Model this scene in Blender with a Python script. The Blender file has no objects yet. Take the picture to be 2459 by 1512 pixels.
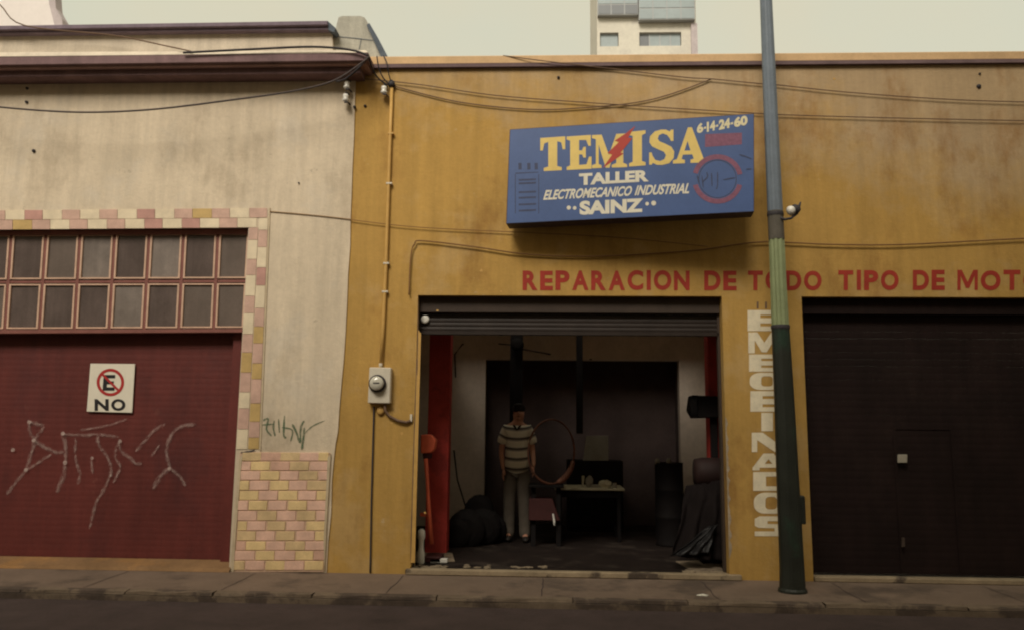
import bpy, bmesh, math, random
from mathutils import Vector, Matrix
random.seed(7)
S = bpy.context.scene
COL = S.collection

# ------------------------------------------------------------------ camera
F, PIT, YAW, ROLL, CY, IW, IH = 2000.0, .1506, .0428, .0102, 716.5, 2459.0, 1512.0
D, EYE = 9.4, 1.62
cam_d = bpy.data.cameras.new('camera')
cam = bpy.data.objects.new('camera', cam_d); COL.objects.link(cam)
cam_d.sensor_width = 36; cam_d.lens = 36*F/IW
cam_d.shift_y = -(IH/2-CY)/IW
cam_d.clip_start = .05; cam_d.clip_end = 2000
cam.matrix_world = (Matrix.Translation((0, -D, EYE)) @ Matrix.Rotation(YAW, 4, 'Z')
                    @ Matrix.Rotation(math.pi/2+PIT, 4, 'X') @ Matrix.Rotation(ROLL, 4, 'Z'))
S.camera = cam

# ------------------------------------------------------------------ world, sun, exposure
SUN_EL, SUN_AZ = math.radians(42), math.radians(196)      # azimuth measured from +y clockwise: behind the camera, a bit left
w = bpy.data.worlds.new('World'); S.world = w; w.use_nodes = True
nt = w.node_tree; nt.nodes.clear()
sky = nt.nodes.new('ShaderNodeTexSky'); sky.sky_type = 'NISHITA'; sky.sun_disc = False
sky.sun_elevation = SUN_EL; sky.sun_rotation = SUN_AZ; sky.dust_density = 6; sky.air_density = 1.2; sky.ozone_density = .6
mixw = nt.nodes.new('ShaderNodeMix'); mixw.data_type = 'RGBA'; mixw.inputs[0].default_value = .82
tcw = nt.nodes.new('ShaderNodeTexCoord'); nzw = nt.nodes.new('ShaderNodeTexNoise'); nzw.inputs['Scale'].default_value = 2.6; nzw.inputs['Detail'].default_value = 5
crw = nt.nodes.new('ShaderNodeValToRGB'); crw.color_ramp.elements[0].position = .36; crw.color_ramp.elements[0].color = (.60, .59, .44, 1)
crw.color_ramp.elements[1].position = .62; crw.color_ramp.elements[1].color = (.65, .59, .41, 1)
mlw = nt.nodes.new('ShaderNodeVectorMath'); mlw.operation = 'SCALE'; mlw.inputs[3].default_value = 9.6
nt.links.new(tcw.outputs['Generated'], nzw.inputs['Vector']); nt.links.new(nzw.outputs[0], crw.inputs[0]); nt.links.new(crw.outputs[0], mlw.inputs[0]); nt.links.new(mlw.outputs[0], mixw.inputs[7])
bg = nt.nodes.new('ShaderNodeBackground'); bg.inputs[1].default_value = .072
wo = nt.nodes.new('ShaderNodeOutputWorld')
nt.links.new(sky.outputs[0], mixw.inputs[6]); nt.links.new(mixw.outputs[2], bg.inputs[0]); nt.links.new(bg.outputs[0], wo.inputs[0])
sd = bpy.data.lights.new('sun', 'SUN'); sd.energy = 1.5; sd.angle = math.radians(24); sd.color = (1, .93, .8)
sun = bpy.data.objects.new('sun', sd); COL.objects.link(sun)
dirv = Vector((math.sin(SUN_AZ)*math.cos(SUN_EL), math.cos(SUN_AZ)*math.cos(SUN_EL), math.sin(SUN_EL)))
sun.rotation_euler = dirv.to_track_quat('Z', 'Y').to_euler(); sun.location = dirv*30
vs = S.view_settings; vs.view_transform = 'Standard'; vs.look = 'None'; vs.exposure = .85; vs.gamma = 1; vs.use_curve_mapping = False
S.render.film_transparent = False
S.cycles.filter_width = 2.1

# ------------------------------------------------------------------ geometry helpers
def ray(px, py):
    x = (px-IW/2)/F; z = -(py-CY)/F
    c, s = math.cos(ROLL), math.sin(ROLL); x, z = c*x-s*z, s*x+c*z
    c, s = math.cos(PIT), math.sin(PIT); y, z = c-s*z, s+c*z
    c, s = math.cos(YAW), math.sin(YAW); x, y = c*x-s*y, s*x+c*y
    return Vector((x, y, z))
def P(px, py, Y=0.0):
    d = ray(px, py); return Vector((0, -D, EYE)) + d*((Y+D)/d.y)
def G(px, py, z=0.0):
    d = ray(px, py); return Vector((0, -D, EYE)) + d*((z-EYE)/d.z)
def lerp(a, b, t): return a+(b-a)*t

class MB:
    def __init__(s): s.v = []; s.f = []
    def add(s, vs, fs):
        n = len(s.v); s.v += [tuple(v) for v in vs]; s.f += [tuple(i+n for i in f) for f in fs]; return s
    def box(s, a, b):
        (x0, y0, z0), (x1, y1, z1) = a, b
        return s.add([(x0,y0,z0),(x1,y0,z0),(x1,y1,z0),(x0,y1,z0),(x0,y0,z1),(x1,y0,z1),(x1,y1,z1),(x0,y1,z1)],
                     [(0,3,2,1),(4,5,6,7),(0,1,5,4),(1,2,6,5),(2,3,7,6),(3,0,4,7)])
    def prism(s, pts, off):           # pts: front polygon (clockwise seen from camera or not), off: Vector to the back
        n = len(pts); pts = [Vector(p) for p in pts]; off = Vector(off)
        return s.add(pts+[p+off for p in pts], [tuple(range(n)), tuple(reversed(range(n, 2*n)))]+
                     [(i, i+n, (i+1) % n+n, (i+1) % n) for i in range(n)])
    def tube(s, pts, r, n=8, cap=True):
        pts = [Vector(p) for p in pts]; rs = r if isinstance(r, (list, tuple)) else [r]*len(pts)
        rings = []; up = Vector((0, 0, 1))
        for i, p in enumerate(pts):
            t = (pts[min(i+1, len(pts)-1)]-pts[max(i-1, 0)]).normalized()
            u = up if abs(t.dot(up)) < .95 else Vector((1, 0, 0))
            a = t.cross(u).normalized(); b = t.cross(a)
            rings.append([p+(a*math.cos(2*math.pi*k/n)+b*math.sin(2*math.pi*k/n))*rs[i] for k in range(n)])
        vs = [v for rg in rings for v in rg]
        fs = [(i*n+k, i*n+(k+1) % n, (i+1)*n+(k+1) % n, (i+1)*n+k) for i in range(len(pts)-1) for k in range(n)]
        if cap: fs += [tuple(reversed(range(n))), tuple((len(pts)-1)*n+k for k in range(n))]
        return s.add(vs, fs)
    def lathe(s, prof, c, n=16, axis='Z'):   # prof: [(r, h)]
        c = Vector(c)
        def pt(r, h, a):
            x, y = r*math.cos(a), r*math.sin(a)
            return c+(Vector((x, y, h)) if axis == 'Z' else Vector((x, -h, y)) if axis == 'Y' else Vector((h, x, y)))
        vs = [pt(r, h, 2*math.pi*k/n) for r, h in prof for k in range(n)]
        fs = [(i*n+k, i*n+(k+1) % n, (i+1)*n+(k+1) % n, (i+1)*n+k) for i in range(len(prof)-1) for k in range(n)]
        fs += [tuple(reversed(range(n))), tuple((len(prof)-1)*n+k for k in range(n))]
        return s.add(vs, fs)
    def blob(s, c, r, sub=2, jag=0.0):
        bm = bmesh.new(); bmesh.ops.create_icosphere(bm, subdivisions=sub, radius=1)
        rr = Vector(r) if not isinstance(r, (int, float)) else Vector((r, r, r)); c = Vector(c)
        vs = []
        for v in bm.verts:
            k = 1+jag*(random.random()-.5)*2
            vs.append((c.x+v.co.x*rr.x*k, c.y+v.co.y*rr.y*k, c.z+v.co.z*rr.z*k))
        fs = [tuple(v.index for v in f.verts) for f in bm.faces]; bm.free()
        return s.add(vs, fs)
    def build(s, name, mat, parent=None, smooth=False, bevel=0.0):
        me = bpy.data.meshes.new(name); me.from_pydata(s.v, [], s.f); me.update()
        bm = bmesh.new(); bm.from_mesh(me); bmesh.ops.recalc_face_normals(bm, faces=bm.faces)
        if bevel: bmesh.ops.bevel(bm, geom=bm.edges[:], offset=bevel, segments=1, affect='EDGES', clamp_overlap=True)
        bm.to_mesh(me); bm.free()
        if smooth: me.polygons.foreach_set('use_smooth', [True]*len(me.polygons))
        return link(name, me, mat, parent)
def link(name, me, mat, parent=None):
    if mat and not me.materials: me.materials.append(mat)
    o = bpy.data.objects.new(name, me); COL.objects.link(o)
    if parent: attach(o, parent)
    return o
def attach(o, parent):
    o.parent = parent; o.matrix_parent_inverse = Matrix.Translation(-wloc(parent))
def wloc(o):
    l = Vector(o.location)
    return l if (o.parent is None or True) else l
def thing(name, loc, label, cat, group=None):
    o = bpy.data.objects.new(name, None); COL.objects.link(o); o.location = loc; o.empty_display_size = .1
    return tag(o, label, cat, group)
def tag(o, label, cat, group=None):
    o['label'] = label; o['category'] = cat
    if group: o['group'] = group
    return o
def struct(o): o['kind'] = 'structure'; return o
def Q(x0, y0, x1, y1, Y): return [P(x0, y0, Y), P(x1, y0, Y), P(x1, y1, Y), P(x0, y1, Y)]
def pq(pts, Y): return [P(x, y, Y) for x, y in pts]

# ------------------------------------------------------------------ materials
def mat(name, col, rough=.8, var=.12, scale=2.0, bump=.0, bscale=60, metal=0.0, streak=0.0, spec=.3,
        patch=None, patch_amt=.5, patch_scale=1.2, patch_lo=.52, patch_hi=.62, alpha=1.0, coat=0.0, glare_tint=None, wear=None, stain=None):
    m = bpy.data.materials.new(name); m.use_nodes = True; n = m.node_tree; N = n.nodes; Lk = n.links
    b = N['Principled BSDF']; geo = N.new('ShaderNodeNewGeometry'); pos = geo.outputs['Position']
    def noise(sc, det=4, rgh=.6, vec=pos):
        t = N.new('ShaderNodeTexNoise'); t.inputs['Scale'].default_value = sc; t.inputs['Detail'].default_value = det
        t.inputs['Roughness'].default_value = rgh; Lk.new(vec, t.inputs['Vector']); return t.outputs[0]
    def rng(x, a, b_, c, d):
        r = N.new('ShaderNodeMapRange'); r.inputs[1].default_value = a; r.inputs[2].default_value = b_
        r.inputs[3].default_value = c; r.inputs[4].default_value = d; Lk.new(x, r.inputs[0]); return r.outputs[0]
    def mixc(f, a, c, mode='MIX'):
        x = N.new('ShaderNodeMix'); x.data_type = 'RGBA'; x.blend_type = mode
        for s, v in ((0, f), (6, a), (7, c)):
            if isinstance(v, (int, float)): x.inputs[s].default_value = v
            elif isinstance(v, tuple): x.inputs[s].default_value = v
            else: Lk.new(v, x.inputs[s])
        return x.outputs[2]
    col4 = (*col, 1)
    c = col4
    if patch:
        c = mixc(rng(noise(patch_scale, 7, .65), patch_lo, patch_hi, 0, patch_amt), c, (*patch, 1))
    if glare_tint:      # pale glare painted into the facade's upper right, with a cloudy edge
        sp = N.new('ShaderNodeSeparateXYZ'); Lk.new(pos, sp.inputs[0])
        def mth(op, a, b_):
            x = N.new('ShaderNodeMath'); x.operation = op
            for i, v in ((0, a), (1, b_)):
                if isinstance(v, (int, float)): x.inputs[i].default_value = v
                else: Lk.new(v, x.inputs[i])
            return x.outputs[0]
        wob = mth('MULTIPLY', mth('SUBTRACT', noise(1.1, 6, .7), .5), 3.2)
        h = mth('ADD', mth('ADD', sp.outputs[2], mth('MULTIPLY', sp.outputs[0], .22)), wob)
        c = mixc(rng(h, 4.9, 6.1, 0, .6), c, (*glare_tint, 1))
    if stain:
        mp2 = N.new('ShaderNodeMapping'); mp2.inputs['Scale'].default_value = (1, 1, .6); Lk.new(pos, mp2.inputs[0])
        c = mixc(rng(noise(.9, 9, .72, mp2.outputs[0]), .53, .66, 0, stain[1]), c, (*stain[0], 1))
    if wear:
        c = mixc(rng(noise(9, 8, .75), .66, .70, 0, wear[1]), c, (*wear[0], 1))
        c = mixc(rng(noise(3.1, 9, .78), .635, .66, 0, wear[1]*.8), c, (*wear[0], 1))
    if var:
        g = rng(noise(scale, 6, .65), .3, .7, 1-var, 1+var)
        v = N.new('ShaderNodeCombineColor'); [Lk.new(g, v.inputs[i]) for i in range(3)]
        c = mixc(1.0, c, v.outputs[0], 'MULTIPLY')
        g2 = rng(noise(scale*14, 3, .7), .3, .7, 1-var*.45, 1+var*.45)
        v2 = N.new('ShaderNodeCombineColor'); [Lk.new(g2, v2.inputs[i]) for i in range(3)]
        c = mixc(1.0, c, v2.outputs[0], 'MULTIPLY')
    if streak:
        mp = N.new('ShaderNodeMapping'); mp.inputs['Scale'].default_value = (5, 5, .35); Lk.new(pos, mp.inputs[0])
        g = rng(noise(1.3, 5, .7, mp.outputs[0]), .35, .75, 1+streak*.4, 1-streak)
        v = N.new('ShaderNodeCombineColor'); [Lk.new(g, v.inputs[i]) for i in range(3)]
        c = mixc(1.0, c, v.outputs[0], 'MULTIPLY')
    if isinstance(c, tuple): b.inputs['Base Color'].default_value = c
    else: Lk.new(c, b.inputs['Base Color'])
    b.inputs['Roughness'].default_value = rough; b.inputs['Metallic'].default_value = metal
    b.inputs['Specular IOR Level'].default_value = spec
    if coat: b.inputs['Coat Weight'].default_value = coat
    if bump:
        h = noise(bscale, 5, .7); bp = N.new('ShaderNodeBump'); bp.inputs['Strength'].default_value = bump
        bp.inputs['Distance'].default_value = .01; Lk.new(h, bp.inputs['Height']); Lk.new(bp.outputs[0], b.inputs['Normal'])
    if alpha < 1:
        a = rng(noise(22, 4, .7), .35, .65, max(0, alpha-.35), min(1, alpha+.2)); Lk.new(a, b.inputs['Alpha'])
    return m
M = {}
M['cream'] = mat('cream_plaster', (.63, .525, .395), .9, .09, 1.1, .6, 28, streak=.16, patch=(.60, .52, .42), patch_amt=.6, stain=((.43, .345, .25), .7), wear=((.30, .24, .18), .55))
M['parapet'] = mat('pale_parapet_plaster', (.60, .52, .42), .9, .12, 2.5, .35, 45, streak=.18)
M['ochre'] = mat('ochre_wall_paint', (.46, .275, .075), .85, .10, 1.0, .6, 26, streak=.16, patch=(.50, .33, .14), patch_amt=.6, glare_tint=(.42, .335, .25), stain=((.27, .13, .035), .7), wear=((.52, .42, .28), .6))
M['ochre_pipe'] = mat('ochre_pipe_paint', (.55, .33, .10), .5, .1, 9)
M['coping'] = mat('peach_coping_plaster', (.60, .40, .22), .9, .14, 3, .2, 40)
M['moulding'] = mat('dark_moulding_paint', (.15, .10, .105), .8, .2, 5)
M['cornice'] = mat('maroon_cornice_paint', (.19, .115, .12), .75, .2, 3, .2, 30, streak=.25)
M['cornice_line'] = mat('pink_cornice_paint', (.32, .20, .19), .75, .2, 3, .2, 30)
M['cornice_top'] = mat('slate_cornice_paint', (.19, .145, .185), .75, .2, 3, .2, 30, streak=.2)
M['maroon'] = mat('maroon_shutter_paint', (.118, .025, .021), .55, .16, 1.4, 0, metal=0, streak=.2, spec=.3, stain=((.075, .02, .02), .7), wear=((.19, .07, .055), .35))
M['concrete'] = mat('raw_concrete', (.43, .41, .35), .95, .22, 4, .5, 30, streak=.3)
M['slate'] = mat('slate_capping', (.10, .12, .15), .8, .2, 8)
M['frame_pink'] = mat('pink_putty_paint', (.56, .37, .27), .7, .15, 9)
M['frame_red'] = mat('red_window_bar_paint', (.21, .08, .065), .6, .15, 8)
M['pane'] = mat('dusty_glass', (.135, .105, .09), .28, .16, 2.2, 0, spec=.4, streak=.15)
M['pane2'] = mat('hazy_glass', (.19, .155, .135), .4, .2, 4, 0, spec=.4, streak=.3)
M['pane3'] = mat('dark_dusty_glass', (.10, .075, .068), .18, .2, 3, 0, spec=.5, streak=.3)
M['tile_pink'] = mat('pink_tile', (.54, .35, .28), .5, .18, 5, .2)
M['tile_rose'] = mat('rose_tile', (.46, .25, .21), .5, .18, 5, .2)
M['tile_cream'] = mat('cream_tile', (.68, .57, .41), .5, .14, 5, .2)
M['tile_yellow'] = mat('yellow_tile', (.50, .34, .135), .6, .15, 7, .1)
M['brick_pink2'] = mat('dull_pink_brick_face', (.60, .37, .28), .75, .2, 5, .3, 40, wear=((.8, .7, .55), .6))
M['brick_yellow2'] = mat('dull_yellow_brick_face', (.62, .45, .25), .75, .2, 5, .3, 40, wear=((.45, .3, .2), .6))
M['brick_pink'] = mat('pink_brick_face', (.70, .45, .35), .7, .18, 5, .3, 40)
M['brick_yellow'] = mat('yellow_brick_face', (.72, .53, .27), .7, .18, 5, .3, 40)
M['mortar'] = mat('tan_mortar', (.56, .38, .27), .95, .2, 12, .3)
M['trim'] = mat('cream_trim', (.52, .42, .29), .9, .15, 8)
M['ramp'] = mat('brown_sill_cement', (.22, .125, .06), .95, .2, 2.5, .4, 25, patch=(.33,.17,.06), patch_amt=.6, patch_scale=1.6)
M['sill'] = mat('pale_sill_cement', (.30, .23, .15), .95, .25, 5, .5, 25, patch=(.05, .035, .03), patch_amt=.85, patch_scale=1.5, patch_lo=.55, patch_hi=.6)
M['pavement'] = mat('pavement_cement', (.18, .128, .097), .95, .16, 1.6, .5, 30, patch=(.09, .066, .052), patch_amt=.6, patch_scale=.9, stain=((.08, .058, .048), .6), wear=((.25, .19, .14), .4))
M['kerb'] = mat('kerb_cement', (.17, .125, .09), .95, .25, 5, .5, 25, patch=(.07, .05, .042), patch_amt=.8, patch_scale=2.2, patch_lo=.5, patch_hi=.56)
M['asphalt'] = mat('asphalt', (.066, .045, .043), .95, .22, 3, .9, 90, stain=((.04, .028, .027), .6), wear=((.12, .09, .08), .4))
M['earth'] = mat('earth', (.10, .08, .06), 1, .2, .3)
M['dark_metal'] = mat('dark_brown_shutter_metal', (.026, .018, .015), .5, .3, 4, 0, metal=.1, spec=.3)
M['shutter'] = mat('dark_shutter_paint', (.014, .0072, .0065), .75, .25, 2, 0, metal=.0, spec=.15, streak=.3, stain=((.022, .013, .011), .6))
M['housing'] = mat('brown_housing', (.05, .034, .026), .7, .2, 5)
M['blue'] = mat('blue_sign_paint', (.062, .108, .265), .42, .10, 2, .0, spec=.4)
M['sign_edge'] = mat('sign_edge_metal', (.06, .05, .065), .6, .15, 5)
M['yellow'] = mat('yellow_letter_paint', (.72, .53, .17), .5, .08, 6)
M['white_letter'] = mat('white_letter_paint', (.72, .67, .55), .55, .08, 9)
M['cream_letter'] = mat('cream_letter_paint', (.70, .62, .40), .55, .08, 9)
M['red_letter'] = mat('red_letter_paint', (.34, .035, .02), .7, .14, 7)
M['bolt_red'] = mat('red_bolt_paint', (.42, .05, .035), .5, .08, 9)
M['faded_red'] = mat('faded_red_print', (.215, .085, .14), .55, .2, 30)
M['faded_dark'] = mat('faded_navy_print', (.05, .06, .12), .55, .2, 30)
M['block_white'] = mat('wall_white_paint', (.76, .67, .50), .8, .14, 9, patch=(.55,.40,.2), patch_amt=.5, patch_scale=9, patch_lo=.6, patch_hi=.68)
M['sign_white'] = mat('white_plate_enamel', (.74, .68, .57), .4, .06, 6)
M['black'] = mat('black_paint', (.018, .016, .018), .6, .1, 9)
M['ring_red'] = mat('sign_red_enamel', (.40, .03, .03), .45, .08, 9)
M['spray'] = mat('faint_white_spray', (.46, .34, .31), .9, .1, 9, alpha=.24)
M['spray_soft'] = mat('soft_white_overspray', (.50, .36, .33), .9, .1, 9, alpha=.13)
M['spray2'] = mat('strong_white_spray', (.55, .43, .39), .9, .1, 9, alpha=.55)
M['green_spray'] = mat('green_spray', (.12, .17, .10), .9, .1, 9, alpha=.75)
M['pole_top'] = mat('blue_grey_pole_paint', (.155, .185, .225), .5, .16, 3, streak=.2)
M['pole_band'] = mat('dark_grey_pole_band', (.10, .088, .072), .7, .2, 6)
M['pole_green'] = mat('olive_green_pole_paint', (.25, .29, .15), .4, .15, 5, spec=.5)
M['pole_dark'] = mat('black_pole_paint', (.020, .022, .017), .5, .25, 4, patch=(.02, .055, .035), patch_amt=.6, patch_scale=1.3, patch_lo=.54, patch_hi=.66)
M['porcelain'] = mat('white_porcelain', (.75, .72, .66), .25, .04, 9, spec=.6)
M['iron'] = mat('dark_iron', (.045, .04, .045), .6, .2, 12)
M['cable'] = mat('black_cable_rubber', (.035, .03, .035), .7, .1, 9)
M['cable_dk'] = mat('weathered_cable', (.075, .06, .06), .8, .1, 9)
M['cable_brown'] = mat('brown_cable', (.16, .10, .065), .8, .1, 9)
M['cable_ochre'] = mat('dusty_ochre_cable', (.24, .13, .05), .85, .1, 9)
M['meter'] = mat('pale_meter_enamel', (.62, .56, .46), .5, .1, 9)
M['glass'] = mat('meter_glass', (.55, .52, .44), .1, .05, 9, spec=.6)
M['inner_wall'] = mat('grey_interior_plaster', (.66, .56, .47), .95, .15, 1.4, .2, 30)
M['inner_dark'] = mat('unlit_interior_shade', (.085, .06, .056), .95, .2, 2)  # shade of the unlit rear room put into the colour
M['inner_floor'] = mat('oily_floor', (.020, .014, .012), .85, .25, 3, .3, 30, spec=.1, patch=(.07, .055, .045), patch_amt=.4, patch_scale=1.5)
M['red_post'] = mat('red_column_paint', (.52, .06, .05), .6, .22, 4, patch=(.22, .03, .028), patch_amt=.6, patch_scale=2.5)
M['orange_red'] = mat('orange_red_paint', (.72, .14, .07), .5, .12, 8)
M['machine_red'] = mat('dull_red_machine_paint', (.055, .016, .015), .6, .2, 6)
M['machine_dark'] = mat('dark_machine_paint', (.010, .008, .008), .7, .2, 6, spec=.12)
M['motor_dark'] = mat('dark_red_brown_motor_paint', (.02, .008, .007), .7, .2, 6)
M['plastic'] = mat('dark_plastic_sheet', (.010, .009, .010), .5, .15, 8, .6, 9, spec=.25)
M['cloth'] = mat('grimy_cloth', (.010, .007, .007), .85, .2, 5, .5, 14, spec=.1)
M['tabletop'] = mat('pale_table_board', (.50, .44, .30), .5, .1, 8)
M['board'] = mat('grey_board', (.30, .27, .22), .7, .15, 7)
M['copper'] = mat('copper_winding', (.20, .085, .055), .5, .3, 12, metal=.3)
M['skin'] = mat('skin', (.55, .27, .18), .55, .05, 9)
M['hair'] = mat('hair', (.015, .012, .012), .6, .1, 30)
M['trousers'] = mat('khaki_trousers', (.145, .12, .095), .9, .15, 9, .3, 30)
M['shoe'] = mat('dark_shoe', (.03, .025, .022), .5, .1, 9)
M['litter'] = mat('white_litter', (.7, .66, .58), .7, .1, 9)
M['patch'] = mat('worn_cement_patch', (.26, .20, .14), .95, .25, 6, .5, 25, patch=(.08, .06, .045), patch_amt=.7, patch_scale=5)
M['rubble_pale'] = mat('exposed_cement', (.36, .29, .21), .95, .35, 9, .8, 20)
M['rubble'] = mat('broken_cement', (.24, .185, .125), .95, .3, 8, .6, 20, patch=(.07,.05,.04), patch_amt=.7, patch_scale=4)
M['tower'] = mat('haze_pale_tower_render', (.66, .62, .54), .9, .12, .35, 0, patch=(.46, .43, .39), patch_amt=.6, patch_scale=.35)  # distance haze put into the pale tower colours
M['tower_glass'] = mat('blue_grey_curtain_glass', (.30, .35, .37), .35, .10, .5, 0, spec=.5)
M['tower_glass_dark'] = mat('dark_curtain_glass', (.17, .18, .20), .35, .10, .5, 0, spec=.5)
M['tower_frame'] = mat('grey_window_frame', (.40, .41, .42), .6, .05, 1)
M['white_render'] = mat('white_roof_render', (.80, .74, .72), .9, .06, 1)
M['lilac'] = mat('grey_lilac_edge', (.48, .42, .43), .9, .15, 4)
M['opp'] = mat('tan_added_shade_wall', (.45, .38, .29), .9, .1, 1)
M['opp2'] = mat('grey_added_shade_wall', (.42, .38, .32), .9, .1, 1)
M['opp_door'] = mat('brown_opposite_door', (.10, .07, .05), .6, .1, 1)
# striped shirt: pale bands between thin dark double lines
def shirt_mat():
    m = bpy.data.materials.new('striped_cotton'); m.use_nodes = True; N = m.node_tree.nodes; Lk = m.node_tree.links
    b = N['Principled BSDF']; b.inputs['Roughness'].default_value = .9
    tc = N.new('ShaderNodeTexCoord'); sp = N.new('ShaderNodeSeparateXYZ'); Lk.new(tc.outputs['UV'], sp.inputs[0])
    r = N.new('ShaderNodeMath'); r.operation = 'FRACT'; Lk.new(sp.outputs[1], r.inputs[0])
    cr = N.new('ShaderNodeValToRGB'); Lk.new(r.outputs[0], cr.inputs[0]); e = cr.color_ramp; e.interpolation = 'LINEAR'
    e.elements[0].position = 0; e.elements[0].color = (.06, .05, .055, 1)
    e.elements[1].position = 1; e.elements[1].color = (.20, .165, .14, 1)
    for p, c in ((.10, (.05, .042, .048, 1)), (.22, (.80, .74, .60, 1)), (.78, (.84, .77, .63, 1)), (.90, (.30, .26, .22, 1))):
        x = e.elements.new(p); x.color = c
    Lk.new(cr.outputs[0], b.inputs['Base Color']); return m
M['shirt'] = shirt_mat()

# ------------------------------------------------------------------ ground
KY = G(1229, 1430, 0).y                        # kerb line
RZ = -.085
o = MB().add([(-400, -400, RZ-.06), (400, -400, RZ-.06), (400, 400, RZ-.06), (-400, 400, RZ-.06)], [(0, 1, 2, 3)]).build('ground', M['earth']); struct(o)
def sheet(name, x0, x1, y0, y1, z, m, nx=1, ny=1, amp=0):
    mb = MB(); vs = [(lerp(x0, x1, i/nx), lerp(y0, y1, j/ny), z+(random.uniform(-amp, amp) if 0 < i < nx and 0 < j < ny else 0)) for j in range(ny+1) for i in range(nx+1)]
    mb.add(vs, [(j*(nx+1)+i, j*(nx+1)+i+1, (j+1)*(nx+1)+i+1, (j+1)*(nx+1)+i) for j in range(ny) for i in range(nx)]); return struct(mb.build(name, m, smooth=True))
OPY = -12.6
sheet('road', -60, 60, OPY+1.4, KY-.12, RZ, M['asphalt'], 200, 12, .008)
pv = MB().box((-60, KY, -.3), (60, .6, 0)).build('pavement', M['pavement']); struct(pv)
random.seed(11)
for i in range(-5, 7):
    xj = i*1.55+random.uniform(-.1, .1)
    pts_ = [(xj+random.uniform(-.012, .012), lerp(KY+.01, -.12, t/6)) for t in range(7)]
    mbj = MB()
    for (xa_, ya_), (xb_, yb_) in zip(pts_[:-1], pts_[1:]): mbj.add([(xa_-.005, ya_, .003), (xa_+.005, ya_, .003), (xb_+.005, yb_, .003), (xb_-.005, yb_, .003)], [(0, 1, 2, 3)])
    mbj.build('joint', M['asphalt'], pv)
kb = MB(); x = -14.0
kerb = None
kroot = struct(MB().box((-60, KY-.13, -.3), (60, KY-.002, -.035)).build('kerb', M['kerb']))
while x < 14:
    L = random.uniform(.7, 1.3); e = [random.uniform(0, .022) for _ in range(8)]
    n = 5; top = []
    vs = []; 
    for i in range(n+1):
        X = lerp(x+.006, x+L-.006, i/n); yo = KY-.135+random.uniform(0, .035); zt = .004-random.uniform(0, .014)
        vs += [(X, yo, -.03), (X, yo+random.uniform(0, .015), zt), (X, KY-.001, .002)]
    fs = [(i*3+k, (i+1)*3+k, (i+1)*3+k+1, i*3+k+1) for i in range(n) for k in range(2)]
    MB().add(vs, fs).build('kerb_stone', M['kerb'], kroot)
    x += L
struct(MB().box((-60, OPY, -.3), (60, OPY+1.4, 0)).build('pavement', M['pavement']))

# ------------------------------------------------------------------ lettering helpers
_gc = {}
def glyph(text, offset=0.0, shear=0.0):
    cu = bpy.data.curves.new('lettering', 'FONT'); cu.body = text; cu.offset = offset; cu.shear = shear; cu.size = 1; cu.resolution_u = 6
    ob = bpy.data.objects.new('lettering', cu); COL.objects.link(ob)
    dg = bpy.context.evaluated_depsgraph_get(); me = bpy.data.meshes.new_from_object(ob.evaluated_get(dg))
    bpy.data.objects.remove(ob); bpy.data.curves.remove(cu); return norm(me)
def norm(me):
    vs = [(v.co.x, v.co.y) for v in me.vertices]; fs = [tuple(p.vertices) for p in me.polygons]
    x0 = min(v[0] for v in vs); x1 = max(v[0] for v in vs); y0 = min(v[1] for v in vs); y1 = max(v[1] for v in vs)
    bpy.data.meshes.remove(me)
    return [((a-x0)/max(x1-x0, 1e-6), (b-y0)/max(y1-y0, 1e-6)) for a, b in vs], fs
def outline(loops, keep=False):
    cu = bpy.data.curves.new('lettering', 'CURVE'); cu.dimensions = '2D'; cu.fill_mode = 'BOTH'
    for lp in loops:
        s = cu.splines.new('POLY'); s.points.add(len(lp)-1); s.use_cyclic_u = True
        for i, (a, b) in enumerate(lp): s.points[i].co = (a, b, 0, 1)
    ob = bpy.data.objects.new('lettering', cu); COL.objects.link(ob)
    dg = bpy.context.evaluated_depsgraph_get(); me = bpy.data.meshes.new_from_object(ob.evaluated_get(dg))
    bpy.data.objects.remove(ob); bpy.data.curves.remove(cu)
    if keep:
        r = [(v.co.x, v.co.y) for v in me.vertices], [tuple(p.vertices) for p in me.polygons]; bpy.data.meshes.remove(me); return r
    return norm(me)
def bil(q, u, v):       # q TL TR BR BL in pixels; v up
    tl, tr, br, bl = q
    x = (tl[0]*(1-u)+tr[0]*u)*v+(bl[0]*(1-u)+br[0]*u)*(1-v); y = (tl[1]*(1-u)+tr[1]*u)*v+(bl[1]*(1-u)+br[1]*u)*(1-v)
    return x, y
def put(mb, gl, q, plane):
    vs, fs = gl; mb.add([plane(*bil(q, u, v)) for u, v in vs], fs); return mb
def quad(x0, x1, yt0, yb0, yt1=None, yb1=None, lean=0):
    yt1 = yt0 if yt1 is None else yt1; yb1 = yb0 if yb1 is None else yb1
    return [(x0+lean, yt0), (x1+lean, yt1), (x1, yb1), (x0, yb0)]
def flat(name, mb, m, parent):      # painted sheet facing the camera
    me = bpy.data.meshes.new(name); me.from_pydata(mb.v, [], mb.f); me.update(); return link(name, me, m, parent)
def wallplane(Y): return lambda x, y: P(x, y, Y)
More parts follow.
